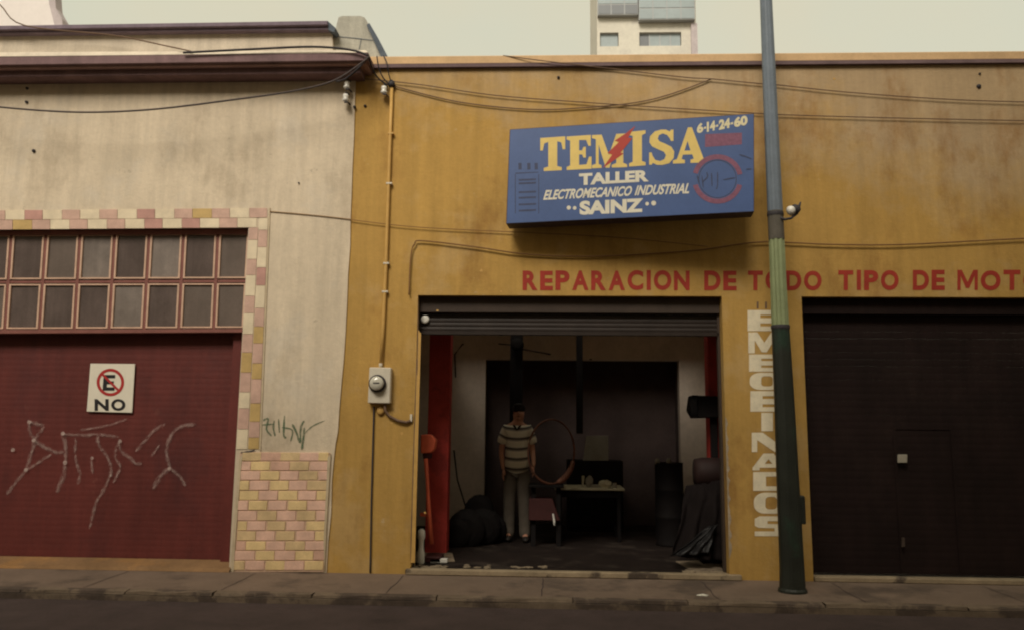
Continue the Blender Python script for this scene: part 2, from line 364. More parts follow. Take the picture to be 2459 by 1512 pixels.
def strokes(lines, plane, wpx, off=.0004):
    mb = MB()
    for li, ln in enumerate(lines):
        wd = wpx
        if isinstance(ln[0], (int, float)): wd = ln[0]; ln = ln[1]
        # smooth
        pts = []
        for i in range(len(ln)-1):
            p0 = ln[max(i-1, 0)]; p1 = ln[i]; p2 = ln[i+1]; p3 = ln[min(i+2, len(ln)-1)]
            for t in (0, .25, .5, .75):
                pts.append(tuple(.5*((2*p1[k])+(-p0[k]+p2[k])*t+(2*p0[k]-5*p1[k]+4*p2[k]-p3[k])*t*t+(-p0[k]+3*p1[k]-3*p2[k]+p3[k])*t**3) for k in (0, 1)))
        pts.append(ln[-1]); n = len(pts); vs = []
        for i, p in enumerate(pts):
            a = pts[max(i-1, 0)]; b = pts[min(i+1, n-1)]; dx, dy = b[0]-a[0], b[1]-a[1]; l = math.hypot(dx, dy) or 1
            h = wd/2*(.75+.5*random.random())*(1 if 0 < i < n-1 else .5)
            q0 = plane(p[0]-dy/l*h, p[1]+dx/l*h); q1 = plane(p[0]+dy/l*h, p[1]-dx/l*h)
            d = Vector((0, -off*li, 0)); vs += [q0+d, q1+d]
        mb.add(vs, [(2*i, 2*i+1, 2*i+3, 2*i+2) for i in range(n-1)])
    return mb

# ------------------------------------------------------------------ workshop building (ochre)
wb = thing('workshop_building', (1.5, 0, 0), 'ochre workshop with an open roller door, a closed dark shutter and a peach coping', 'building')
XA = P(800, 700).x - .25                     # where the two buildings meet inside
XJ0 = (P(1003, 712).x+P(987, 1350).x)/2; XJ1 = (P(1733, 710).x+P(1752, 1385).x)/2
XR0 = (P(1926, 712).x+P(1952, 1388).x)/2; XR1 = XR0+(XJ1-XJ0)
ZL = (P(1003, 711).z+P(1733, 710).z+P(2440, 712).z)/3
ZT = (P(1100, 158).z+P(2400, 149).z)/2; ZTT = (P(1100, 136).z+P(2400, 128, 0).z)/2
ZF = P(1400, 1371).z                         # threshold height
XE = 12.0
def wall_grid(xs, zs, holes, y0, y1):
    mb = MB()
    for i in range(len(xs)-1):
        for j in range(len(zs)-1):
            if (i, j) in holes: continue
            a, b, c, d = xs[i], xs[i+1], zs[j], zs[j+1]
            mb.add([(a, y0, c), (b, y0, c), (b, y0, d), (a, y0, d)], [(0, 1, 2, 3)]); mb.add([(a, y1, c), (b, y1, c), (b, y1, d), (a, y1, d)], [(3, 2, 1, 0)])
            for (cond, pts) in (((i-1, j) in holes or i == 0, [(a, y0, c), (a, y1, c), (a, y1, d), (a, y0, d)]),
                                ((i+1, j) in holes or i == len(xs)-2, [(b, y0, c), (b, y1, c), (b, y1, d), (b, y0, d)]),
                                ((i, j-1) in holes or j == 0, [(a, y0, c), (b, y0, c), (b, y1, c), (a, y1, c)]),
                                ((i, j+1) in holes or j == len(zs)-2, [(a, y0, d), (b, y0, d), (b, y1, d), (a, y1, d)])):
                if cond: mb.add(pts, [(0, 1, 2, 3)])
    return mb
WT = .32
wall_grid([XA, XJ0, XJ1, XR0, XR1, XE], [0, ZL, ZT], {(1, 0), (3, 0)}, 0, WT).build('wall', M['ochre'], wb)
# lower courses of plaster are patched: thin irregular worn skirt beside the sill
ZB = ZT+.0
MB().box((XA+.2, -.05, ZT-.035), (XE, -.001, ZT+.008)).build('moulding', M['moulding'], wb)
MB().box((XA+.2, -.035, ZT+.01), (XE, WT, ZTT)).build('coping', M['coping'], wb, bevel=.008)
# body of the building
bx0_, bx1_ = P(1166, 900, 4.0).x, P(1631, 900, 4.0).x
SK = (1.8, 2.8, XJ0-.1, XJ1+.1)           # unseen roof opening added to light the room
for a_, b_ in (((XA, WT+.01), (XE, SK[0])), ((XA, SK[1]), (XE, 9.2)), ((XA, SK[0]+.001), (SK[2], SK[1]-.001)), ((SK[3], SK[0]+.001), (XE, SK[1]-.001))):
    MB().box((a_[0], a_[1], 3.75), (b_[0], b_[1], 3.95)).build('roof_slab', M['inner_wall'], wb)
for i in range(5):
    x = lerp(SK[2], SK[3], (i+.5)/5); MB().box((x-.03, SK[0], 3.8), (x+.03, SK[1], 3.86)).build('added_skylight_bar', M['iron'], wb)
MB().box((XE-.2, WT, 0), (XE, 9.2, 3.75)).build('side_wall', M['inner_wall'], wb)
# jamb strip, seams
MB().prism(pq([(1003, 790), (1011, 800), (996, 1350), (986, 1350)], -.012), (0, .012, 0)).build('jamb_strip', M['ochre_pipe'], wb)
jl = strokes([(2.2, [(1001, 860), (996, 1000), (990, 1200), (986, 1345)]), (1.6, [(1004, 725), (1002, 900)])], wallplane(-.014), 2)
flat('jamb_seam', jl, M['cable_brown'], wb)
# chipped right jamb: bare cement where the plaster corner has broken away
random.seed(31)
bare = MB(); n_ = 40; vs = []
for i in range(n_+1):
    t = i/n_; y = lerp(990, 1350, t); x = lerp(1735, 1750, t); wd_ = random.uniform(2, 8)*(1 if .03 < t < .97 else .1)
    a_ = P(x, y, -.004); a_.x = XJ1+.0005; b_ = P(x+wd_, y, -.004); b_.x = XJ1+wd_/215
    vs += [a_, b_]
bare.add(vs, [(2*i, 2*i+1, 2*i+3, 2*i+2) for i in range(n_)]); flat('bare_plaster', bare, M['rubble_pale'], wb)
# sills
XS0 = P(975, 1366).x
MB().box((XS0, -.06, 0.002), (XJ1+.12, .05, ZF)).build('sill', M['sill'], wb, bevel=.008)
MB().box((XR0+.01, -.03, 0.002), (XR1, .12, ZF-.01)).build('sill', M['sill'], wb, bevel=.006)
# interior shell
IX0, IX1 = XJ0-.75, XJ1+.75
YB = 4.0
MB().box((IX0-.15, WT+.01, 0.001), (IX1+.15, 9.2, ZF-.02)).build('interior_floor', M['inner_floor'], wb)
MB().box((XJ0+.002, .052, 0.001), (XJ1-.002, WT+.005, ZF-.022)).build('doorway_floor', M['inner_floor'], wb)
MB().box((IX0-.15, WT+.01, ZF-.018), (IX0, 9.2, 3.745)).build('interior_wall', M['inner_wall'], wb)
MB().box((IX1, WT+.01, ZF-.018), (IX1+.15, 9.2, 3.745)).build('interior_wall', M['inner_wall'], wb)
bx0 = P(1166, 900, YB).x; bx1 = P(1631, 900, YB).x; bz = P(1400, 864, YB).z
wall_grid([IX0, bx0, bx1, IX1], [ZF-.018, bz, 3.74], {(1, 0)}, YB, YB+.2).build('interior_wall', M['inner_wall'], wb)
MB().box((bx0+.002, YB+.5, ZF-.017), (bx1-.002, YB+.6, bz+.1)).build('rear_shade_panel', M['inner_dark'], wb)
MB().box((bx0-.1, YB+.201, ZF-.017), (bx0, YB+.62, bz+.2)).build('rear_shade_panel', M['inner_dark'], wb)
MB().box((bx1, YB+.201, ZF-.017), (bx1+.1, YB+.62, bz+.2)).build('rear_shade_panel', M['inner_dark'], wb)
MB().box((bx0, YB+.201, bz+.1), (bx1, YB+.62, bz+.2)).build('rear_shade_panel', M['inner_dark'], wb)
# red columns
def column(px0, px1, Y):
    a = P(px0, 900, Y).x; b = P(px1, 900, Y).x
    return MB().box((a, Y, ZF-.019), (b, Y+.25, 3.74)).build('red_column', M['red_post'], wb, bevel=.006)
column(1030, 1081, 1.25); column(1701, 1742, 1.25)

# roller shutter, rolled up in the first doorway
def slat_mesh(wd, h=.072, depth=.014, lip=.006):
    n = 6; vs = []; 
    for i in range(n+1):
        a = i/n; z = a*h*.96; y = -math.sin(a*math.pi)*depth
        vs += [(0, y, z), (wd, y, z)]
    vs += [(0, lip, h*.96), (wd, lip, h*.96), (0, lip, h), (wd, lip, h)]
    n2 = len(vs)//2
    me = bpy.data.meshes.new('slat'); me.from_pydata(vs, [], [(2*i, 2*i+1, 2*i+3, 2*i+2) for i in range(n2-1)]); me.update()
    return me
def shutter_slats(parent, x0, x1, z0, z1, Y, m, h=.072, depth=.014, lip=.006):
    me = slat_mesh(x1-x0, h, depth, lip); me.materials.append(m); z = z0
    k = 0
    while z+h <= z1+.03:
        o = bpy.data.objects.new('slat', me); COL.objects.link(o); o.location = (x0, Y+random.uniform(-.0003, .0003), z); attach(o, parent); z += h; k += 1
ZSB = P(1370, 806, .2).z
rs = MB().box((XJ0+.01, .10, P(1370, 750, .1).z), (XJ1-.01, WT-.02, ZL-.002)).build('shutter_housing', M['housing'], wb)
shutter_slats(wb, XJ0+.012, XJ1-.012, ZSB+.045, P(1370, 750, .1).z, .17, M['dark_metal'], .05, .0035, .0015)
MB().box((XJ0+.012, .14, ZSB), (XJ1-.012, .19, ZSB+.044)).build('bottom_bar', M['dark_metal'], wb, bevel=.005)
MB().box((XJ0+.002, .1, ZF), (XJ0+.01, .22, ZL-.003)).build('guide_rail', M['housing'], wb)
MB().box((XJ1-.03, .14, ZF), (XJ1-.002, .22, ZL-.003)).build('guide_rail', M['housing'], wb)
MB().lathe([(.02, 0), (.045, 0), (.05, .012), (.03, .02), (.012, .02)], P(1021, 767, .15), 14, 'Y').build('lock_plate', M['porcelain'], wb, smooth=True)
# closed shutter, second doorway
shutter_slats(wb, XR0+.02, XR1-.02, ZF, ZL, .2, M['shutter'], .078, .0012, .0007)
MB().box((XR0+.002, .12, ZF-.008), (XR0+.02, .2, ZL-.003)).build('guide_rail', M['shutter'], wb)
MB().box((XR0+.02, .10, ZL-.18), (XR1-.02, .16, ZL-.002)).build('shutter_housing', M['shutter'], wb)
a = P(2148, 1030, .15); b = P(2310, 1380, .15)
MB().box((a.x, .190, ZF+.002), (a.x+.03, .197, a.z)).build('wicket_frame', M['shutter'], wb)
MB().box((b.x, .190, ZF+.002), (b.x+.03, .197, a.z)).build('wicket_frame', M['shutter'], wb)
MB().box((a.x, .190, a.z+.001), (b.x+.03, .197, a.z+.03)).build('wicket_frame', M['shutter'], wb)
MB().prism(Q(2156, 1090, 2179, 1110, .13), (0, .018, 0)).build('lock_plate', M['board'], wb, bevel=.004)
MB().prism(Q(2166, 1290, 2173, 1312, .13), (0, .018, 0)).build('handle', M['housing'], wb)

# painted lettering on the wall
WP = wallplane(-.003)
MG = [[(0,0),(.16,0),(.16,.7),(.42,.1),(.58,.1),(.84,.7),(.84,0),(1,0),(1,1),(.78,1),(.5,.4),(.22,1),(0,1)]]
for word, x0, x1 in (('REPARACION', 1255, 1656), ('DE', 1691, 1769), ('TODO', 1796, 1973), ('TIPO', 2013, 2158), ('DE', 2192, 2269), ('MOTORES', 2299, 2640)):
    mb = MB(); g = None
    # letter by letter so that widths follow the sign writer
    wid = {'I': .35, 'M': 1.15, 'O': 1.12, 'N': 1.0, 'C': 1.0, 'E': .82, 'T': .95, 'A': 1.05, 'P': .9, 'R': .95, 'D': 1.0, 'S': .9}
    tot = sum(wid[c] for c in word)+.16*(len(word)-1); u = 0
    for c in word:
        a = lerp(x0, x1, u/tot); b = lerp(x0, x1, (u+wid[c])/tot); u += wid[c]+.16
        if c == 'I': a, b = a+2, b-1
        jt = random.uniform(-1, 1)
        put(mb, outline(MG, True) if c == 'M' else glyph(c, .042), quad(a, b, 650+jt-(a-1255)*.001, 697+jt*.5, None, None), WP)
    flat('painted_lettering', mb, M['red_letter'], wb)
# white block letters down the pier
def seg(cx, cy, rx, ry, a0, a1, n):
    return [(cx+rx*math.cos(math.radians(lerp(a0, a1, i/n))), cy+ry*math.sin(math.radians(lerp(a0, a1, i/n)))) for i in range(n+1)]
def rrect(x0, y0, x1, y1, r, ry=None):
    ry = ry or r
    return seg(x1-r, y1-ry, r, ry, 0, 90, 5)+seg(x0+r, y1-ry, r, ry, 90, 180, 5)+seg(x0+r, y0+ry, r, ry, 180, 270, 5)+seg(x1-r, y0+ry, r, ry, 270, 360, 5)
BL = {
 'E': [[(0,0),(1,0),(1,.22),(.4,.22),(.4,.37),(1,.37),(1,.62),(.4,.62),(.4,.78),(1,.78),(1,1),(0,1)]],
 'B': [[(0,0),(.88,0),(1,.1),(1,.42),(.92,.5),(1,.58),(1,.9),(.88,1),(0,1)], [(.38,.22),(.78,.22),(.78,.36),(.38,.36)], [(.38,.62),(.78,.62),(.78,.76),(.38,.76)]],
 'M': [[(0,0),(.2,0),(.2,.62),(.42,.05),(.58,.05),(.8,.62),(.8,0),(1,0),(1,1),(.72,1),(.5,.5),(.28,1),(0,1)]],
 'O': [rrect(0, 0, 1, 1, .34, .4), rrect(.36, .2, .72, .8, .12, .16)],
 'I': [[(.32,0),(.68,0),(.68,1),(.32,1)]],
 'N': [[(0,0),(.17,0),(.17,.62),(.72,0),(1,0),(1,1),(.83,1),(.83,.42),(.34,1),(0,1)]],
 'A': [[(0,.05),(.22,.05),(.22,.2),(.78,.2),(.78,.05),(1,.05),(1,.2),(.66,1),(.34,1),(0,.2)], [(.38,.42),(.62,.42),(.5,.68)]],
 'D': [[(0,0),(.8,0),(1,.15),(1,.85),(.8,1),(0,1)], [(.4,.24),(.78,.24),(.78,.76),(.4,.76)]],
 'S': [[(0,0),(.85,0),(1,.12),(1,.5),(.88,.6),(.4,.62),(.4,.76),(1,.76),(1,1),(.15,1),(0,.88),(0,.52),(.12,.42),(.62,.4),(.62,.24),(0,.24)]],
}
rows = [('E',744,795),('M',796.5,848),('B',849.5,892),('O',893.5,936),('B',937.5,988),('I',989.5,1035),('N',1037,1085),('A',1087,1131),('D',1131.5,1178),('O',1181,1233),('S',1238,1287)]
mb = MB()
for c, y0, y1 in rows:
    x0a = 1795+(y0-742)*.035; x1a = x0a+77; loops = BL[c]
    vs, fs = outline(loops, True)
    put(mb, (vs, fs), quad(x0a, x1a, y0+.6, y1-.8), WP)
flat('painted_lettering', mb, M['block_white'], wb)
mb = MB(); put(mb, glyph('111', .01), quad(1817, 1862, 724, 741), WP); flat('house_number', mb, M['cable_brown'], wb)
# chips, bolts, stains on the ochre wall
for (x, y, r, m) in ((877, 352*.7252, 4, 'iron'), (1341, 187, 4, 'iron'), (2350, 208, 6, 'iron'), (2352, 178, 3, 'iron'), (1322, 425, 2, 'iron')):
    MB().lathe([(.0, -.01), (r/220, 0), (r/240, .015), (0.001, .03)], P(x, y, 0), 8, 'Y').build('wall_bolt', M[m], wb)
for (x, y, s) in ((1156, 650, 4), (1050, 745, 3), (940, 1015, 4), (1203, 700, 3), (2003, 190, 3), (1020, 1230, 3), (965, 1040, 5)):
    me = MB(); c = P(x, y, -.0025); vs = [c+Vector((math.cos(a)*s/215*random.uniform(.5, 1.3), 0, math.sin(a)*s/215*random.uniform(.5, 1.3))) for a in [k*.785 for k in range(8)]]
    me.add(vs, [tuple(range(8))]); flat('paint_chip', me, M['ochre_pipe'], wb)

# ------------------------------------------------------------------ garage building (cream) on the left
gb = thing('garage_building', (-3.6, -.02, 0), 'cream garage with maroon cornices, maroon shutter and pink tile trim', 'building')
YG = -.02
def colx(y): return 597-(y-545)*.0577        # right edge of the opening
XG0 = -7.5
def PX(x, y, Y=YG): return P(x, y, Y)
tl = PX(-250, 551); tr = PX(597, 545)
bl_ = PX(-250, 1385); br_ = PX(colx(1385), 1385)
XO0 = tl.x-.3
XOR = tr.x; XORb = br_.x
ZO = tr.z
ztop = PX(400, 58).z
# wall pieces: above the opening, right of it, and far left
def slab(pts, y0=YG, y1=.3): return MB().prism([(x, y0, z) for x, z in pts], (0, y1-y0, 0))
zo0 = PX(0, 549).z+(PX(0, 549).z-ZO)*.35
mb = slab([(XG0, ztop-.02), (XO0, ztop-.02), (XO0, zo0), (XG0, zo0)])
mb.prism([(XO0, YG, ztop-.02), (XOR, YG, ztop-.02), (XOR, YG, ZO), (XO0, YG, zo0)], (0, .32, 0))
mb.prism([(XOR, YG, ztop-.02), (XA-.002, YG, ztop-.02), (XA-.002, YG, ZO), (XOR, YG, ZO)], (0, .32, 0))
mb.prism([(XA-.002, YG, ZO), (XA-.002, YG, 0), (XORb, YG, 0), (XOR, YG, ZO)], (0, .32, 0))
mb.prism([(XG0, YG, zo0), (XO0, YG, zo0), (XO0, YG, 0), (XG0, YG, 0)], (0, .32, 0))
mb.build('wall', M['cream'], gb)
# plaster coat that runs a little over the neighbour, with its uneven painted edge
edge = [(853, 186), (853, 215), (851, 260), (849, 330), (847, 400), (845, 470), (843, 520), (840, 590), (836, 660), (832, 730), (829, 800), (825, 860), (820, 920), (814, 980), (811, 1030), (806, 1065), (802, 1090), (798, 1150), (794, 1230), (789, 1300), (785, 1372)]
ev = [P(x+random.uniform(-1.3, 1.3), y+random.uniform(-4, 4), YG) for x, y in edge]
lt = [Vector((XA-.002, YG, v.z)) for v in ev]; lt[-1].z = ev[-1].z = 0.004
mb = MB()
for i in range(len(ev)-1):
    mb.add([lt[i], ev[i], ev[i+1], lt[i+1]], [(0, 1, 2, 3)]); mb.add([ev[i], ev[i]+Vector((0, .019, 0)), ev[i+1]+Vector((0, .019, 0)), ev[i+1]], [(0, 1, 2, 3)])
mb.build('plaster_coat', M['cream'], gb)
MB().box((XG0, .3, 0), (XA-.01, 7, 4.9)).build('core', M['inner_wall'], gb)
# cornices (each step its own depth)
def band(name, l, r, proj, m, back=0.3, bev=.006, xr=None):
    # l, r: (x, ytop, ybottom) in the photograph, at the projecting face
    Y = YG-proj; a = P(l[0], l[1], Y); b = P(r[0], r[1], Y); c = P(r[0], r[2], Y); d = P(l[0], l[2], Y)
    if xr is not None: b.x = c.x = xr
    return MB().prism([a, b, c, d], (0, proj+back, 0)).build(name, m, gb, bevel=bev)
band('upper_cornice', (-260, 66, 76), (786, 50, 60), .16, M['cornice_top'])
band('upper_cornice', (-260, 76.5, 84), (790, 60.5, 72), .12, M['cornice_top'])
zt2 = P(790, 74, 0).z
mb = MB().prism([P(-260, 82, YG-.04), P(796, 70, YG-.04), P(800, 124, YG-.04), P(-260, 138, YG-.04)], (0, .34, 0)); mb.build('parapet', M['parapet'], gb)
MB().prism([P(786, 50, -.14), P(806, 68, -.14), P(802, 78, -.14), P(788, 72, -.14)], (0, .3, 0)).build('cornice_end', M['slate'], gb)
band('main_cornice', (-260, 140, 160), (884, 127, 146), .34, M['cornice'])
band('main_cornice', (-260, 160.5, 168), (880, 146.5, 154), .30, M['cornice_line'])
band('main_cornice', (-260, 168.5, 188), (866, 154.5, 176), .22, M['cornice'])
band('main_cornice', (-260, 188.5, 194), (856, 176.5, 184), .10, M['ramp'])
mb = MB().prism([P(-260, 128, -.3), P(878, 121, -.3), P(884, 126.7, -.36), P(-260, 139, -.36)], (0, .3, .0)); mb.build('cornice_top_skin', M['parapet'], gb)
# concrete buttress at the end of the parapet
MB().prism(pq([(800, 126), (803, 92), (806, 70), (813, 42), (822, 39), (866, 39), (876, 43), (884, 56), (905, 95), (928, 138), (880, 140)], .02), (0, .42, 0)).build('concrete_buttress', M['concrete'], gb)
MB().prism(pq([(880, 60), (887, 56), (908, 92), (931, 136), (915, 137), (893, 88)], -.02), (0, .5, 0)).build('slate_capping', M['slate'], gb)

flat('seam', strokes([(1.6, [(805, 88), (850, 92), (900, 98)]), (1.4, [(868, 92), (862, 122)])], wallplane(.014), 2), M['slate'], gb)
# window band over the shutter
YW = .10
mx = [(523, 512.6), (440.6, 428.8), (358, 345), (275, 261.5), (192, 178), (110, 94), (27, 11), (-56, -73), (-139, -157), (-222, -241)]
def mxat(i, y):
    if i == 0: return colx(y)-3
    a, b = mx[i-1]; return lerp(a, b, (y-565)/(788-565))
win = MB()
win.prism([P(colx(549)-1, 549, YW-.05), P(-250, 555, YW-.05), P(-250, 565, YW-.05), P(colx(562)-1, 561.5, YW-.05)], (0, .1, 0))
win = win.build('window', M['frame_red'], gb)
def skewy(x, y0, yl): return lerp(yl, y0, x/560)       # rails drop slightly to the left
rws = [(564, 665, 568, 668), (684, 783, 686, 786)]
for i in range(0, 10):
    for (a, b, al, bl2) in rws:
        xr = lambda y: mxat(i, y)-(8 if i else 0); xl = lambda y: mxat(i+1, y)+8 if i < 9 else mxat(9, y)+8
        if i == 9: continue
        ya = skewy(mxat(i, a), a, al); yb = skewy(mxat(i, a), b, bl2)
        q = [(xl(ya), ya), (xr(ya), ya), (xr(yb), yb), (xl(yb), yb)]
        MB().prism([v+Vector((0, random.uniform(-.004, .004), 0)) for v in pq(q, YW)], (0, .01, 0)).build('pane', M[random.choice(['pane', 'pane2', 'pane3', 'pane'])], win)
        fr = MB(); t = 4.2
        fr.prism(pq([(q[0][0]-t, ya-t*.8), (q[0][0], ya), (q[3][0], yb), (q[3][0]-t, yb+t*.8)], YW-.02), (0, .03, 0))
        fr.prism(pq([(q[1][0], ya), (q[1][0]+t, ya-t*.8), (q[2][0]+t, yb+t*.8), (q[2][0], yb)], YW-.02), (0, .03, 0))
        fr.prism(pq([(q[0][0]-t, ya-t*.8), (q[1][0]+t, ya-t*.8), (q[1][0], ya), (q[0][0], ya)], YW-.02), (0, .03, 0))
        fr.prism(pq([(q[3][0], yb), (q[2][0], yb), (q[2][0]+t, yb+t*.8), (q[3][0]-t, yb+t*.8)], YW-.02), (0, .03, 0))
        fr.build('pane_frame', M['frame_pink'], win)
for i in range(1, 10):
    MB().prism(pq([(mxat(i, 560)-4, 560), (mxat(i, 560)+4, 560), (mxat(i, 792)+4, 792), (mxat(i, 792)-4, 792)], YW-.012), (0, .05, 0)).build('mullion', M['frame_red'], win)
MB().prism(pq([(-250, 674.5), (590, 671), (590, 678), (-250, 681)], YW-.004), (0, .03, 0)).build('rail', M['frame_red'], win)
MB().prism(pq([(-250, 792), (582, 788.5), (582, 797), (-250, 801)], YW-.06), (0, .14, 0)).build('window_sill', M['frame_red'], win)
# maroon shutter
dr = P(548, 1337, .2); x0 = P(-250, 1000, .17).x
shutter_slats(gb, x0, XOR-.0+.02, P(300, 1338, .2).z-.07, P(300, 796, .2).z, .21, M['maroon'], .068, .0007, .0005)
MB().box((XOR-.16, .14, 0), (XOR+.02, .3, P(560, 800, .14).z)).build('guide_rail', M['maroon'], gb)
MB().box((XO0, .34, 0), (XOR+.05, .36, ZO)).build('backing', M['inner_dark'], gb)
# cement ramp under the shutter
zr = P(300, 1340, .17).z
MB().add([(XO0, .2, zr), (XORb+.03, .2, zr), (XORb+.03, -.06, .035), (XO0, -.06, .02), (XO0, -.1, 0.002), (XORb+.03, -.1, 0.002)],
         [(0, 1, 2, 3), (3, 2, 5, 4)]).build('door_ramp', M['ramp'], gb)
# painted tiles round the opening
def tile(q, m, nm='tile', Y=YG, th=.008):
    return MB().prism(pq(q, Y-th), (0, th-.001, 0)).build(nm, M[m], gb)
random.seed(5)
gap = .8
for r, (ya, yb, start) in enumerate(((500, 522.5, 165), (523.5, 546, 215))):
    k = -3
    while True:
        xs = (start+250*k)*.3597; 
        if xs > 645: break
        for j, wd in ((0, 43), (1, 46.5)):
            a = xs+(0 if j == 0 else 43.5); b = min(a+wd-gap, 644)
            if b-a < 6 or (r == 1 and a > 597): continue
            dy = (600-a)*.009
            c = ('tile_pink' if random.random() < .7 else 'tile_rose') if j == 0 else random.choice(['tile_cream']*4+['tile_yellow'])
            tile([(a, ya+dy), (b, ya+dy), (b, yb+dy), (a, yb+dy)], c)
        k += 1
def sidex(y, u): return lerp(colx(y)+1, lerp(645, 622, (y-500)/580), u)
inner = [(524, 'tile_cream'), (538, 'tile_pink'), (576.5, 'tile_cream'), (623, 'tile_pink'), (661, 'tile_cream'), (711, 'tile_pink'), (752, 'tile_cream'), (802, 'tile_pink'), (846, 'tile_yellow'), (894, 'tile_pink'), (941, 'tile_cream'), (980, 'tile_pink'), (1030, 'tile_cream'), (1078, None)]
outer = [(524, 'tile_cream'), (553, 'tile_pink'), (594, 'tile_cream'), (643, 'tile_rose'), (686, 'tile_cream'), (740, 'tile_pink'), (784, 'tile_yellow'), (824, 'tile_pink'), (872, 'tile_yellow'), (910, 'tile_pink'), (968, 'tile_yellow'), (1012, 'tile_pink'), (1050, 'tile_yellow'), (1078, None)]
for cols, u0, u1 in ((inner, 0.0, .48), (outer, .52, .98)):
    for (ya, c), (yb, _) in zip(cols[:-1], cols[1:]):
        if cols is inner and ya < 540: ya = max(ya, 547)
        if yb-ya < 5: continue
        yb -= 1
        tile([(sidex(ya, u0), ya), (sidex(ya, u1), ya), (sidex(yb, u1), yb), (sidex(yb, u0), yb)], c)
MB().prism(pq([(645.5, 499), (649, 499), (626, 1080), (622.5, 1080)], YG-.012), (0, .011, 0)).build('tile_trim', M['trim'], gb)
# brick faced base
data = [[('Y',285,450),('P',455,630),('Y',635,805),('P',810,975),('Y',980,1062)],
 [('P',275,355),('Y',365,530),('P',550,710),('Y',720,885),('P',905,1060)], [('P',270,440),('Y',450,615),('P',635,790),('Y',805,965),('P',985,1056)],
 [('Y',262,340),('P',355,520),('Y',540,700),('P',715,865),('Y',878,1052)], [('Y',260,425),('P',440,600),('Y',615,780),('P',800,950),('Y',965,1050)],
 [('P',247,330),('Y',345,505),('P',525,680),('Y',705,865),('P',880,1047)], [('P',245,410),('Y',425,590),('P',605,765),('Y',785,945),('P',965,1045)],
 [('Y',245,320),('P',330,490),('Y',515,670),('P',690,845),('Y',870,1032)], [('Y',240,400),('P',415,575),('Y',595,755),('P',780,935),('Y',950,1032)],
 [('P',232,310),('Y',320,490),('P',505,665),('Y',680,850),('P',860,1035)], [('P',210,390),('Y',410,570),('P',585,760),('Y',770,925),('P',940,1027)],
 [('Y',202,300),('P',315,480),('Y',500,665),('P',670,840),('Y',855,1017)]]
yz = [262,345,432,520,612,703,795,890,980,1072,1160,1250,1340]
for r, row in enumerate(data):
    ya = 1015.3+yz[r]*.2637+1.2; yb = 1015.3+yz[r+1]*.2637-1.2
    for (c, a, b) in row:
        xa = 507.6+a*.2637-.9; xb = 507.6+b*.2637+.9
        m = random.choice(['brick_pink', 'brick_pink', 'brick_pink2']) if c == 'P' else random.choice(['brick_yellow', 'brick_yellow', 'brick_yellow2'])
        MB().prism(pq([(xa, ya), (xb, ya), (xb-1.3, yb), (xa-1.3, yb)], YG-.020-random.uniform(0, .004)), (0, .015, 0)).build('brick', M[m], gb, bevel=.003)
MB().prism(pq([(577, 1084), (792, 1086), (777, 1372), (556, 1372)], YG-.014), (0, .013, 0)).build('mortar_bed', M['mortar'], gb)
MB().prism(pq([(574, 1100), (583, 1088), (578, 1130), (565, 1300), (561, 1372), (553, 1372)], YG-.026), (0, .025, 0)).build('edge_plaster', M['trim'], gb)
MB().prism(pq([(787, 1096), (794, 1090), (786, 1230), (779, 1372), (777, 1300)], YG-.026), (0, .025, 0)).build('edge_plaster', M['trim'], gb)
flat('crack', strokes([(4, [(578, 1086), (595, 1084), (605, 1082), (612, 1079)])], wallplane(YG-.016), 3), M['iron'], gb)
for (x, y, s) in ((66, 213, 3.5), (65, 246, 4), (82, 363, 4.5), (718, 440, 2), (852, 258, 4)):
    MB().lathe([(.0, -.01), (s/210, 0), (s/240, .02), (0.001, .03)], P(x, y, YG), 8, 'Y').build('wall_bolt', M['iron'], gb)
# graffiti (sprayed paint)
def z5(pts): return [(a*.4129, 942.8+b*.4129) for a, b in pts]
tagl = [(3, z5([(170,165),(175,230),(200,280),(175,370),(150,445),(90,520),(40,590)])), (3, z5([(170,170),(250,190),(225,235),(200,275)])), (3, z5([(200,275),(270,320),(330,345),(370,340)])),
  (2.5, z5([(150,450),(230,400),(300,355)])), (3.4, z5([(365,235),(380,300),(380,405),(370,480),(330,580)])), (2.6, z5([(365,240),(500,245),(560,240),(690,255)])), (2.6, z5([(440,260),(440,380),(465,470),(450,530)])),
  (2, z5([(530,380),(540,470)])), (2.8, z5([(570,240),(575,300),(630,380),(645,460),(600,570),(560,640),(520,790)])), (2.8, z5([(695,275),(700,330),(760,380),(790,410),(825,408)])),
  (2.6, z5([(690,290),(670,370),(700,430),(660,520)])), (2.4, z5([(790,340),(850,270),(900,215),(960,180)])), (3, z5([(1140,180),(1040,200),(990,260),(970,340),(990,430),(1050,490),(1080,540)])),
  (3.4, z5([(985,435),(930,490),(890,560)])), (2, z5([(880,370),(930,300)])), (2, z5([(470,215),(540,205),(660,180),(740,150)]))]
flat('graffiti', strokes([(a_*3.0, b_) for a_, b_ in tagl], wallplane(.2), 3), M['spray_soft'], gb)['kind'] = 'stuff'
flat('graffiti', strokes([(a_*.8, b_) for a_, b_ in tagl], wallplane(.19), 3), M['spray'], gb)['kind'] = 'stuff'
mb = MB()
for x, y, r in ((170,168,5.5),(195,275,5),(365,235,5),(378,405,5.5),(150,447,5),(697,280,5),(985,440,4.5),(535,378,4),(75,330,5),(645,480,3)):
    X, Yp = z5([(x, y)])[0]; c = P(X, Yp, .18); mb.add([c+Vector((math.cos(k*.7854)*r/205, 0, math.sin(k*.7854)*r/205)) for k in range(8)], [tuple(range(8))])
flat('graffiti', mb, M['spray2'], gb)['kind'] = 'stuff'
